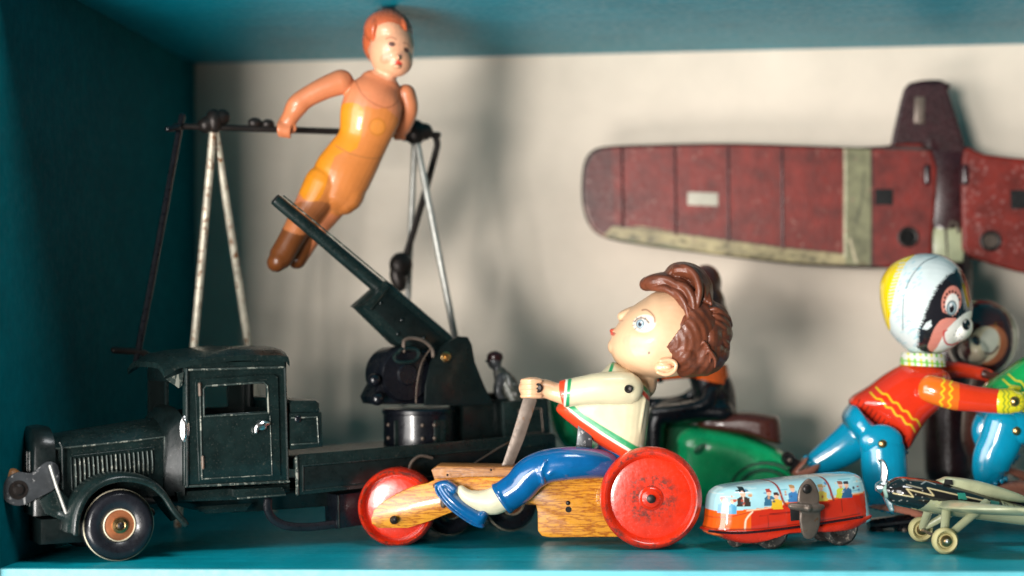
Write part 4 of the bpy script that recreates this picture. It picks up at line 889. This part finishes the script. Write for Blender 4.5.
def fig(x, y, coat, hair, k=1.0, hat=False):
    pb.poly([(x - 5 * k, y + 12), (x - 4.2 * k, y + 4), (x - 1.5 * k, y + 2), (x + 2 * k, y + 2), (x + 4.6 * k, y + 4), (x + 5.5 * k, y + 12)], coat)
    pb.oval((x, y - .8 * k), (2.1 * k, 2.9 * k), (.78, .46, .32)); pb.poly([(x - 2.4 * k, y - 1.5 * k), (x - 1.8 * k, y - 4 * k), (x + 2 * k, y - 4.2 * k), (x + 2.6 * k, y - 1.2 * k)], hair)
    if hat: pb.line([(x - 4 * k, y - 2.6 * k), (x + 4 * k, y - 3 * k)], 1.3, (.02, .02, .02)); pb.poly([(x - 2.2 * k, y - 2.6 * k), (x - 2 * k, y - 5.6 * k), (x + 2 * k, y - 5.8 * k), (x + 2.4 * k, y - 3 * k)], (.02, .02, .02))
fig(745, 495, (.05, .035, .03), (.02, .02, .02), 1.25, True); pb.line([(745, 498), (745, 506)], 1.1, (.75, .7, .6)); pb.oval((745, 493), (1.2, 1.6), (.7, .45, .35))
fig(728, 502, (.25, .45, .70), (.75, .35, .35), .9); fig(735, 503, (.10, .35, .55), (.5, .35, .3), .7)
fig(770, 494, (.04, .15, .25), (.40, .05, .03), 1.1); fig(777, 497, (.80, .48, .03), (.06, .03, .03), 1.1); fig(794, 490, (.05, .20, .45), (.45, .25, .1), 1.1)
fig(814, 487, (.03, .05, .06), (.05, .03, .03), 1); fig(822, 489, (.75, .55, .10), (.55, .35, .12), 1.1); fig(842, 486, (.55, .60, .05), (.30, .10, .06), 1.1); fig(848, 486, (.03, .12, .25), (.04, .04, .05), 1.1)
random.seed(21)
for i in range(46):                                  # small printed figures and luggage between the main ones
    x, y = random.uniform(714, 862), random.uniform(494, 507) - 0.0
    y = y - (x - 714) * .09
    pb.oval((x, y), (random.uniform(.5, 1.5), random.uniform(.5, 1.6)), random.choice([(.10, .25, .45), (.6, .30, .15), (.05, .08, .10), (.65, .60, .45), (.5, .08, .05), (.15, .40, .45)]))
shell = blob([pillow(Fb.sz(cr([np.array(p, float) for p in out_], 4, True), WB / 2), WB / 2, WB / 2, 3.6, 0, 10, centre=Fb.sz([(786, 512)], WB / 2)[0])], .05, 3)
bb = obj('bus_body', shell, M['litho'], bus, 60, paint=pb)
pbs = Painter(Fb, 0, (.45, .03, .015))
obj('bus_skirt', blob([pillow(Fb.sz([(709, 527), (713, 534), (731, 541), (746, 540.5), (762, 533), (790, 529.5), (840, 528), (860, 519), (861, 512), (790, 522)], WB / 2), WB / 2, WB / 2 + .02, 4, 4, 8)], .06, 2), M['red'], bus, 60)
obj('bumper', tube(P3(Fb, [(709, 531, -.0), (740, 533, -.04), (790, 528, -.04), (862, 517, -.0)]), .07, 8, m=4), M['maroon'], bus)
rwb = Fb(775, 535, .1); Rwb = (rwb[2])
for x, y in ((773, 0), (843, 0)):
    for t in (.42, WB - 1.2):
        C = Fb(x, 535, .42); C = np.array([C[0], t, .97])
        obj('wheel', lathe([(0, .25), (.42, .25), (.5, .12), (.8, .0), (.95, .1), (.99, .35), (.95, .62), (.5, .72), (0, .72)], C, (0, 1, 0), 40), M['oldtyre'], bus, 50)
C = Fb(738, 543, 1.6); obj('wheel', lathe([(0, 0), (.45, 0), (.52, .2), (.45, .4), (0, .4)], (C[0], 1.7, .52), (0, 1, 0), 28), M['oldtyre'], bus)
# winding key
K0 = Fb(808, 507, -.6)
key = obj('winding_key', blob([pillow(Fb.sz([(808, 478), (815, 484), (819, 496), (818, 505), (820, 512), (819, 526), (814, 537), (808, 539.5), (802, 535), (799, 522), (799, 511), (797, 500), (799, 487)], -.8), -.85, .12, 4, 5, 5),
      tube(P3(Fb, [(791, 506, -.9), (800, 507, -1.0), (816, 508, -1.0), (822, 507, -.9)]), [.18, .22, .22, .16], 12, m=3), tube([Fb(808, 508, -1.15), Fb(808, 508, .6)], .22, 12)], .05, 2), M['steel'], bus, 60)
obj('key_rivet', ell(Fb(807, 489, -.98), (.26, .14, .26)), M['dark'], key)
obj('key_opening', prism(Fb.sz([(790, 505), (800, 504), (800, 520), (791, 521)], -.03), -.05, .2, .01), M['hole'], bus)

# ------------------------------------------------------------------ skating tin bears
def bear(F, name, label, dx, dy, hdx, sweater, sleeve, wave, front_leg, back_leg, shoe, back_shoe=None, full=True):
    """shapes are drawn round the first bear and carried over by dx, dy on the plane of frame F"""
    c = F.c; root = empty(name, F, label, 'toy bear', 'skating tin bears')
    q = lambda a, b, t=0.0: F(a + dx, b + dy, t)
    qs = lambda L, t=0.0: [(q(a, b, t)[0], q(a, b, t)[2]) for a, b in L]
    qp = lambda L: [q(*p) for p in L]
    D = np.array([dx, dy])
    def sh(L): return [(a + dx, b + dy) for a, b in L]
    TC = 2.0
    # body
    p = Painter(F, 0, sweater)
    for off in ((0, 0), (6, -5)):
        L = [(872 + off[0], 393 + off[1])]
        for i in range(1, 10): L.append((872 + off[0] + i * 4.9, 393 + off[1] + i * 4.2 + (1.5 if i % 2 else -1.5)))
        p.line(sh(L), 1.7, wave, 3)
    for i in range(13):
        x, y = 858 + i * 4.1, 408 + i * 3.3; p.line(sh([(x, y), (x + 3.2, y - 8)]), .9, (.05, .01, .01))
    p.line(sh([(850, 403), (875, 424), (906, 448)]), 1.6, (.03, .01, .01), 3).line(sh([(856, 394), (866, 386), (880, 378)]), 2.0, (.30, .10, .02)).line(sh([(862, 392), (872, 384)]), 1.2, wave)
    tor = pillow(qs([(902, 364), (915, 363), (932, 365), (944, 369), (950, 378), (950, 390), (941, 406), (926, 420), (914, 438), (906, 450), (895, 443), (878, 428), (862, 414), (849, 404), (852, 396), (868, 386), (884, 374)], TC), TC, 2.0, 2.6, 5, 10, centre=qs([(905, 403)], TC)[0])
    obj('sweater', blob([tor], .05, 2), M['litho'], root, 60, paint=p)
    col = Painter(F, 0, (.70, .72, .60))
    for i in range(9): col.line(sh([(900 + i * 5.5, 354), (901 + i * 5.5, 370)]), 2.2, (.15, .50, .05) if i % 2 else (.65, .62, .03))
    col.line(sh([(896, 360), (950, 365)]), 1.4, (.15, .50, .05)).line(sh([(896, 365), (950, 370)]), 1.4, (.70, .62, .03)).line(sh([(896, 355.5), (950, 360)]), 3, (.72, .72, .66))
    a, b = q(923 + hdx * .8, 353, TC), q(922.5 + hdx * .45, 366 + hdx * .12, TC)
    obj('collar', blob([tube([a, b], [(21.5 * c, 1.45), (23.5 * c, 1.6)], 36, cap='flat')], .045, 1), M['litho'], root, 60, paint=col)
    # trousers: rounded seat with a rivet, legs
    hip = pillow(qs([(843, 414), (852, 403), (862, 412), (880, 428), (906, 449), (903, 455), (893, 458), (880, 459), (868, 455), (860, 446), (852, 436), (845, 426)], TC), TC, 2.35, 3, 5, 9)
    lobes = [ell(q(881, 441, t), (22 * c, .5, 17 * c)) for t in (-.15, 4.15)]
    obj('trousers', blob([hip] + lobes, .06, 3), M['sky'], root, 60)
    obj('rivet', [ell(q(882.5, 444, -.62), (.27, .18, .27)), lathe([(.34, .05), (.32, -.02), (0, -.04)], q(882.5, 444, -.55), (0, 1, 0), 20)], M['brass'], root)
    def leg(L, R, t, sh_):
        P_ = [q(a, b, t) for a, b in L]; lg = obj('trouser_leg', blob([tube(P_, [(r * c, r * c * .72) for r in R], 26, m=5)], .06, 3), M['sky'], root, 60)
        e = P_[-1]; d_ = P_[-1] - P_[-2]; d_ /= np.linalg.norm(d_); r = R[-1] * c
        obj('cuff', [ell(e + d_ * r * .55 + np.array([-d_[2], 0, d_[0]]) * r * math.cos(a) * .8 + np.array([0, r * .62 * math.sin(a), 0]), (.16, .14, .16), n=10) for a in np.linspace(0, 2 * np.pi, 13)[:-1]], M['sky'], lg, 60)
        if sh_:
            so = pillow(qs(sh_, t), t, .95, 4, 4, 7)
            s_ = obj('shoe', blob([so], .06, 2), M['pink'], root, 60)
            P0, P1 = np.array(sh_[-2]), np.array(sh_[-1])   # sole line of the shoe: last two points
            A = q(P0[0], P0[1], t); B = q(P1[0], P1[1], t); u_ = (B - A) / np.linalg.norm(B - A); nn = np.array([-u_[2], 0, u_[0]]); nn = nn if (nn[2] < 0 if sh_ is shoe else nn[0] < 0) else -nn
            obj('skate', [tube([A + nn * .14, B + nn * .14], (.34, .88) if sh_ is shoe else (.16, .62), 14, cap='flat')], M['black'], s_)
            for f in ((.12, .62, .95) if sh_ is shoe else (.35,)):
                for tt in (-.75, .75):
                    C_ = A + (B - A) * f + nn * .62; obj('skate_wheel', [lathe([(.36, -.12), (.40, 0), (.36, .12), (0, .12)], C_ + [0, tt, 0], (0, 1, 0), 20), lathe([(.36, -.12), (0, -.12)], C_ + [0, tt, 0], (0, 1, 0), 20)], M['black'], s_)
                    obj('wheel_rivet', ell(C_ + [0, tt + (-.14 if tt < 0 else .14), 0], (.16, .07, .16), n=12), M['steel'] if f < .9 else M['brass'], s_)
        return lg
    leg(*front_leg, .2, shoe)
    leg(*back_leg, 3.6, back_shoe)
    # sleeves
    for t, first in ((-.55, True), (4.5, False)):
        ps = Painter(F, -.5, sleeve[1])
        ps.poly(sh([(905, 365), (940, 365), (958, 376), (956, 412), (905, 412)]), sleeve[0])
        for x0 in (942, 950):
            ps.line(sh([(x0 + (1.6 if i % 2 else -1.6) - i * .4, 376 + i * 4.2) for i in range(9)]), 1.8, wave, 3)
        L = [(928, 388, 0), (938, 391, -.1), (955, 396, -.15), (975, 399, -.1), (1000, 401.5, 0)] if first else [(932, 374, 0), (945, 370, .1), (960, 370, .2), (978, 373, .1), (990, 376, 0)]
        R = [13.5, 14.5, 14.3, 13, 12.2] if first else [9, 9, 8, 7, 6.5]
        sl = obj('sleeve', blob([tube([q(a, b, t + e) for a, b, e in L], [(r * c, r * c * .72) for r in R], 28, m=5, cap='round')], .05, 2), M['litho'], root, 60, paint=ps)
        if first:
            pgv = Painter(F, -.5, (.72, .64, .02))
            for x0 in (1002, 1006.5): pgv.line(sh([(x0 + (1 if i % 2 else -1), 390 + i * 3.2) for i in range(9)]), .9, (.03, .20, .03), 2)
            for a in range(0, 360, 45): pgv.line(sh([(1014.5 + 4.5 * math.cos(math.radians(a)), 401.5 + 4.5 * math.sin(math.radians(a))), (1014.5 + 6.5 * math.cos(math.radians(a)), 401.5 + 6.5 * math.sin(math.radians(a)))]), .8, (.05, .25, .03))
            gl = [tube([q(1000, 401.5, t), q(1010, 401.5, t), q(1016, 402, t)], [(12.6 * c, .62), (12.6 * c, .62), (11 * c, .6)], 24, m=4, cap='round')]
            for k in range(4): gl.append(tube([q(1014, 394.5 + k * 4.8, t + .1), q(1024, 394.5 + k * 5, t + .15), q(1027, 395 + k * 5, t + .6)], [2.9 * c, 2.8 * c, 2.3 * c], 12, m=3))
            gl.append(tube([q(1008, 392, t + .1), q(1013, 388, t + .4), q(1019, 388, t + .7)], [3 * c, 2.9 * c, 2.4 * c], 12, m=3))
            gv = obj('glove', blob(gl, .045, 2), M['litho'], sl, 60, paint=pgv)
            obj('rivet', [ell(q(1014.5, 401.5, t - .62), (.24, .16, .24)), lathe([(.3, .05), (.3, -.02), (0, -.04)], q(1014.5, 401.5, t - .58), (0, 1, 0), 20)], M['brass'], gv)
        else:
            obj('glove', blob([tube([q(984, 374, t), q(992, 376.5, t), q(1002, 378, t)], [5.5 * c, 5.5 * c, 5 * c], 14, m=3)] + [tube([q(1000, 375 + k * 2.5, t), q(1008, 375 + k * 2.8, t), q(1010, 377 + k * 2.6, t - .3)], 1.5 * c, 8, m=3) for k in range(3)], .045, 2), M['brown'] if sweater[0] > .3 else M['orange'], sl, 60)
    # head
    if full:
        dx += hdx
        WF, BK, PK = (.60, .68, .68), (.012, .012, .016), (.60, .22, .17)
        p = Painter(F, 0, WF); random.seed(3)
        p.poly(sh([(868, 240), (921, 248), (908, 262), (899, 280), (894, 300), (892, 320), (893, 338), (868, 342)]), (.82, .60, .004), 2)
        for i in range(26):
            y = 262 + i * 3.4; x = 905 - 12 * math.sin(min(1, i / 20) * 3.0) ; p.line(sh([(x + 2, y), (x - 2.5, y + 1.0)]), 1.2, (.62, .68, .66))
        for i in range(110):
            a = random.uniform(95, 280); r = random.uniform(.45, .98); x = 926 + 44 * r * math.cos(math.radians(a)); y = 304 - 48 * r * math.sin(math.radians(a))
            if x > 897: p.line(sh([(x, y), (x - 2.8, y + random.uniform(.5, 3))]), .6, (.22, .50, .60))
        p.line(sh([(940, 256), (925, 262), (912, 276), (905, 292), (903, 312), (904, 330)]), .8, (.05, .08, .10), 5)
        face = [(960, 268), (956, 273), (950, 275), (944, 281), (938, 287), (934, 295), (930, 303), (926, 312), (924, 320), (920, 331), (921, 340), (920, 348), (926, 352), (938, 354), (985, 350), (985, 285), (970, 272)]
        fur = []
        for i in range(len(face) - 1):
            a, b = np.array(face[i]), np.array(face[i + 1])
            for k in range(4): m_ = a + (b - a) * k / 4; fur += [tuple(m_), tuple(m_ + (b - a) / 8 + np.array([-3.2, -1.2]))] if i < 12 else [tuple(m_)]
        p.poly(sh(fur), BK)
        p.poly(sh([(922, 329), (925, 323), (930, 320), (931, 326), (927, 330)]), WF)
        p.oval((951 + dx, 301.5 + dy), (10.5, 16), PK, -12).oval((971 + dx, 290 + dy), (3.4, 13), PK, 6)
        for a in range(20, 340, 22): p.oval((951.5 + 8.6 * math.cos(math.radians(a)) + dx, 303.5 - 12 * math.sin(math.radians(a)) + dy), (1.1, 1.5), BK)
        p.oval((951.5 + dx, 304.5 + dy), (7.2, 11), (.76, .76, .72), -8).oval((951 + dx, 308 + dy), (5.4, 7.6), (.04, .07, .08), -8).oval((951 + dx, 308 + dy), (4.3, 6.3), (.35, .45, .48), -8)
        p.oval((951 + dx, 309 + dy), (2.6, 4), BK, -8).oval((950 + dx, 305 + dy), (1.2, 1.7), (.75, .75, .75))
        p.line(sh([(931, 316), (940, 314), (950, 318), (957, 322)]), 4.2, BK, 3)
        p.poly(sh([(930, 341), (933, 330), (939, 321), (947, 318), (957, 319), (952, 330), (946, 340), (944, 350), (934, 352), (929, 347)]), PK, 3)
        p.poly(sh([(936, 355), (939, 347), (942, 339), (947, 329), (956, 320), (966, 313), (976, 312), (978, 330), (968, 342), (956, 350)]), (.76, .76, .70), 3)
        p.line(sh([(944, 331), (944.5, 338), (948, 343.5), (954, 345), (961, 343)]), 1.6, (.50, .02, .03), 4).line(sh([(943, 333), (947, 330)]), 1, (.5, .02, .03))
        for x, y in ((955, 335), (958, 338), (960, 334), (963, 337), (957, 331), (962, 340)): p.oval((x + dx, y + dy), (.6, .6), (.1, .1, .1))
        p.oval((967.5 + dx, 324.5 + dy), (4.6, 6), (.008, .008, .008), -10).oval((966 + dx, 321.5 + dy), (1.4, 1.6), (.5, .5, .5))
        g = [pillow(qs([(880, 296), (881, 280), (890, 266), (905, 257), (924, 253), (944, 256), (958, 266), (966, 280), (970, 295), (972, 312), (966, 334), (952, 348), (932, 355), (914, 354), (900, 344), (889, 331), (883, 315)], TC), TC, 2.45, 2.15, 5, 11, centre=qs([(926, 304)], TC)[0]),
             ell(q(958, 330, TC - .3), (15.5 * c, 1.55, 12 * c), 35), ell(q(966, 324, TC - .6), (6.5 * c, .95, 7 * c))]
        obj('head', blob(g, .045, 3), M['litho'], root, 60, paint=p)
        sm = cr([q(924, 255, TC), q(905, 290, -.9 + .8), q(903, 320, -.3 + .6), q(912, 350, .4)], 5)
    return root
gx, gy = ground(888, 531)
F1 = Frame(gx, gy + .3, 1)
b1 = bear(F1, 'skating_bear', 'tin bear in red sweater and yellow hood pushing forward on skates', 0, 0, 0, (.70, .035, .010), ((.80, .16, .015), (.72, .045, .012)), (.80, .58, .02),
     ([(883, 448), (884, 465), (885, 482), (884, 496), (883, 500)], [22, 23, 22, 17, 15.5]), ([(864, 428), (848, 444), (830, 456), (818, 463)], [20, 20, 17, 14]),
     [(869, 507), (880, 503), (900, 503), (915, 508), (924, 512), (926, 517), (866, 523), (866, 523)][:6] + [(868, 522), (921, 516)],
     [(820, 462), (811, 477), (800, 478), (791, 474), (798, 466), (808, 456), (800, 461), (791, 473)])
F2 = Frame(gx + 8.0, gy + 1.1, 1)
b2 = bear(F2, 'skating_bear', 'tin bear in green sweater at the right edge, pushed by its companion', 134, -13, 26, (.01, .34, .08), ((.01, .40, .10), (.01, .34, .08)), (.7, .6, .03),
     ([(872, 437), (866, 455), (859, 470), (856, 484), (857, 487)], [22, 21, 20, 18, 16]), ([(858, 428), (850, 442), (856, 456), (872, 470)], [14, 13, 14, 13]),
     [(858, 503), (868, 496), (890, 494), (905, 500), (915, 506), (916, 512), (860, 513), (912, 514)][:6] + [(860, 515), (912, 513)],
     [(866, 482), (878, 480), (895, 486), (900, 492), (897, 497), (866, 497), (866, 498), (897, 498)])

# ---- pale hooded bear standing at the back
F3 = Frame(26.5, 26.0, 0); c = F3.c
bk = empty('hooded_bear', F3, 'blurred cream hooded toy bear with a dark brown face standing at the back', 'toy bear')
p = Painter(F3, -.5, (.44, .43, .31))
p.poly([(950, 300), (975, 298), (998, 308), (1008, 326), (1008, 350), (996, 370), (975, 376), (950, 370)], (.045, .012, .012), 3)
p.oval((985, 345), (17, 20), (.30, .10, .045), -20).oval((979, 344), (15, 18), (.44, .40, .28), -15).oval((983, 341), (9, 13), (.40, .42, .36), -15).oval((972, 357), (9, 8), (.34, .30, .22)).oval((970, 340), (4, 5), (.02, .01, .01)).line([(978, 352), (986, 353), (992, 346)], 2, (.06, .02, .02), 3)
g = [ell(F3(982, 338, 0), (36 * c, 2.7, 39 * c)), ell(F3(974, 350, -1.6), (15 * c, 1.6, 14 * c))]
hb_ = obj('head', blob(g, .07, 3), M['litho'], bk, 60, paint=p)
obj('body', blob([tube([F3(985, 378, 0), F3(988, 400, 0), F3(990, 440, 0), F3(990, 460, 0)], [(14 * c, 1.2), (24 * c, 2), (28 * c, 2.2), (22 * c, 1.9)], 24, m=4)], .09, 2), M['brown'], bk, 60)
for t in (-1.1, 1.1): 
    e = F3(990, 460, t); obj('leg', tube([e, e * [1, 1, 0] + [0, 0, .5]], [(.95, .95), (.8, .8)], 16, m=2), M['brown'], bk); obj('shoe', blob([ell(e * [1, 1, 0] + [-.4, 0, .55], (1.5, .85, .55))], .07, 2), M['maroon'], bk, 60)

# ------------------------------------------------------------------ little ivory and black tin aeroplane
gx, gy = ground(945, 555)
FP = Frame(gx, gy + .3, 12); c = FP.c
ap = empty('small_aeroplane', FP, 'small sage and black tin aeroplane with lightning stripe and silver propeller', 'toy aeroplane')
SG, BKK, GD = (.36, .38, .23), (.012, .012, .012), (.66, .55, .30)
TM = 2.6                                                     # mid plane
pf = Painter(FP, TM - 1.2, SG)
pf.poly([(885, 470), (935, 477), (970, 486), (1006, 500), (1006, 507), (960, 503), (930, 500), (922, 512), (900, 506), (885, 505)], BKK)
pf.poly([(880, 478), (891, 480), (895, 497), (903, 508), (896, 510), (884, 498)], BKK).line([(893, 481), (889, 490), (892, 500)], 2.2, (.28, .42, .36), 4)
pf.line([(896, 494), (913, 497), (907, 489), (933, 495.5), (928, 488), (958, 495), (985, 501), (1000, 503.5)], 1.1, GD)
pf.line([(908, 485), (922, 488.5)], 1.0, (.35, .32, .22)).line([(910, 487.2), (916, 488.4)], .7, (.02, .02, .02)).line([(923, 484.5), (930, 482), (938, 485)], .8, (.35, .4, .4))
pf.poly([(958, 493), (967, 493.5), (967.5, 500), (958.5, 499)], (.03, .24, .17)).poly([(993, 501), (1003, 502.5), (1002, 506), (993, 504.5)], (.05, .20, .15)).line([(934, 480), (972, 487), (1008, 500)], .8, (.2, .22, .12))
for x in range(6): pf.oval((978 + x * 4, 489 + x * .8), (1.1, .8), (.03, .03, .02))
for i in range(26): random.seed(i); pf.oval((random.uniform(890, 960), random.uniform(478, 512)), (.5, .5), (.4, .4, .35))
pf.line([(1008.5, 504), (1008.5, 509)], .9, (.02, .02, .02)).line([(1009, 504), (1012, 505.5), (1011.5, 508), (1009, 509)], .9, (.02, .02, .02)).line([(1019, 506), (1019, 511)], .9, (.02, .02, .02))
fus = tube(P3(FP, [(888, 490, TM), (896, 491, TM), (912, 493, TM), (935, 497, TM), (965, 503, TM), (1000, 511, TM), (1045, 520, TM), (1090, 527, TM)]),
           [(9 * c, .75), (14.5 * c, 1.15), (16 * c, 1.3), (17 * c, 1.3), (15.5 * c, 1.15), (12 * c, .9), (8 * c, .6), (4 * c, .25)], 32, m=5)
fo = obj('fuselage', blob([fus], .04, 2), M['litho'], ap, 60, paint=pf)
obj('canopy', blob([pillow(FP.sz([(934, 484), (942, 478), (950, 476.5), (975, 480), (1000, 487), (1024, 496), (1030, 503), (1000, 500), (960, 492)], TM), TM, .62, 3, 4, 7)], .045, 2), M['sage'], ap, 60)
obj('canopy_window', prism(FP.sz([(946, 479.5), (952, 480), (953, 485), (945, 484.5)], TM - .6), TM - .66, TM - .4, .02), M['hole'], ap)
# wings: swept sheet from the body towards the viewer and one behind
def wing(sg, name):
    R_ = []
    secs = [(0, 926, 504, 976, 512, .34), (1.2, 925, 503.5, 984, 511, .34), (2.6, 930, 503, 1004, 512, .28), (3.6, 945, 504, 1012, 513, .18), (4.2, 962, 506, 1010, 513, .08)]
    base_a, base_b = FP(931, 505, TM), FP(985, 513, TM)
    z0 = base_a[2]
    for d, w0, w1, dz, th_ in ((0.6, -.05, 3.6, 0, .30), (1.8, -.25, 3.7, .10, .34), (3.2, -.25, 4.1, .20, .30), (4.6, .1, 4.8, .30, .24), (5.6, .9, 5.2, .36, .18), (6.2, 2.2, 4.8, .40, .08)):
        x = np.linspace(0, 1, 13); xs = base_a[0] + w0 + (w1 - w0) * x
        th_ = th_ * 1.6; up_ = th_ * np.sqrt(x) * (1 - x) * 2.2; lo = -th_ * .35 * np.sqrt(x) * (1 - x) * 2
        y = TM + sg * d
        R_.append(np.array([(a, y, z0 + dz + b - x_ * .5) for a, b, x_ in zip(xs, up_, x)] + [(a, y, z0 + dz + b - x_ * .5 - .05) for a, b, x_ in zip(xs[::-1], lo[::-1], x[::-1])]))
    return obj(name, rings(R_), M['sage'], ap, 50)
wg_ = wing(-1, 'wing'); wing(1, 'wing')
obj('tailplane', prism(FP.sz([(1072, 520), (1105, 522), (1108, 526), (1078, 527)], TM), TM - 2.4, TM + 2.4, .05), M['sage'], ap)
obj('tail_fin', blob([prism(FP.sz([(1068, 518), (1085, 492), (1098, 488), (1108, 500), (1108, 528), (1085, 527)], TM), TM - .12, TM + .12, .04)], .05, 1), M['sage'], ap)
# propeller
pc = FP(884, 487, TM)
obj('spinner', [lathe([(0, -.5), (.2, -.45), (.34, -.25), (.38, 0), (.32, .3), (0, .3)], pc, (1, 0, 0), 28), ell(pc + [.35, 0, 0], (.6, .3, .3))], M['steel2'], ap)
for i, (L, tw) in enumerate((([(884, 480), (884.5, 470), (882, 462), (878, 460)], 1), ([(885, 493), (889, 503), (892, 511)], -1))):
    P_ = [FP(a, b, TM - .15 * tw) for a, b in L]
    obj('propeller_blade', tube([pc] + P_, [(.10, .10), (.19, .07), (.20, .05), (.15, .05), (.06, .04)][:len(P_) + 1], 14, m=4, ref=(.6, .8, 0)), M['steel2'], ap)
# undercarriage
W1 = FP(946, 542.5, 0); W2 = FP(921, 529, 4.6)
for i, (px, py, t, rr_) in enumerate(((945.5, 0, 0, .70), (921.5, 0, TM * 2 - .1, .70))):
    C = FP(px, 540 if i == 0 else 530, t); C = np.array([C[0], t, rr_])
    o = obj('landing_wheel', lathe([(0, -.12), (rr_ * .5, -.1), (rr_ * .58, .05), (rr_ * .62, -.08), (rr_ * .8, -.2), (rr_ * .97, -.08), (rr_, .1), (rr_ * .95, .3), (0, .3)], C, (0, 1, 0), 48), M['yell'], ap, 50)
    obj('hub', lathe([(rr_ * .46, -.1), (rr_ * .42, -.16), (rr_ * .2, -.18), (0, -.18)], C, (0, 1, 0), 28), M['brass'], o); obj('axle_pin', ell(C + [0, -.22, 0], (.13, .14, .13), n=12), M['steel2'], o)
    sg = -1 if i == 0 else 1
    ta = FP(943 if i == 0 else 926, 508, TM + sg * 1.3); tb = ta + [2.4, 0, .2]
    obj('landing_strut', tube([ta + [.2, 0, 0], C + [0, .25 if i == 0 else -.1, .1]], [(.27, .2), (.22, .18)], 12), M['sage'], ap)
    obj('landing_strut', tube([tb, C + [.1, .25 if i == 0 else -.1, .1]], [(.26, .2), (.2, .18)], 12), M['sage'], ap)
C1_ = FP(945.5, 540, 0); C2_ = FP(921.5, 530, TM * 2 - .1)
obj('wheel_axle', tube([(C1_[0], .1, .7), (C2_[0], TM * 2 - .1, .7)], .09, 8), M['steel'], ap)
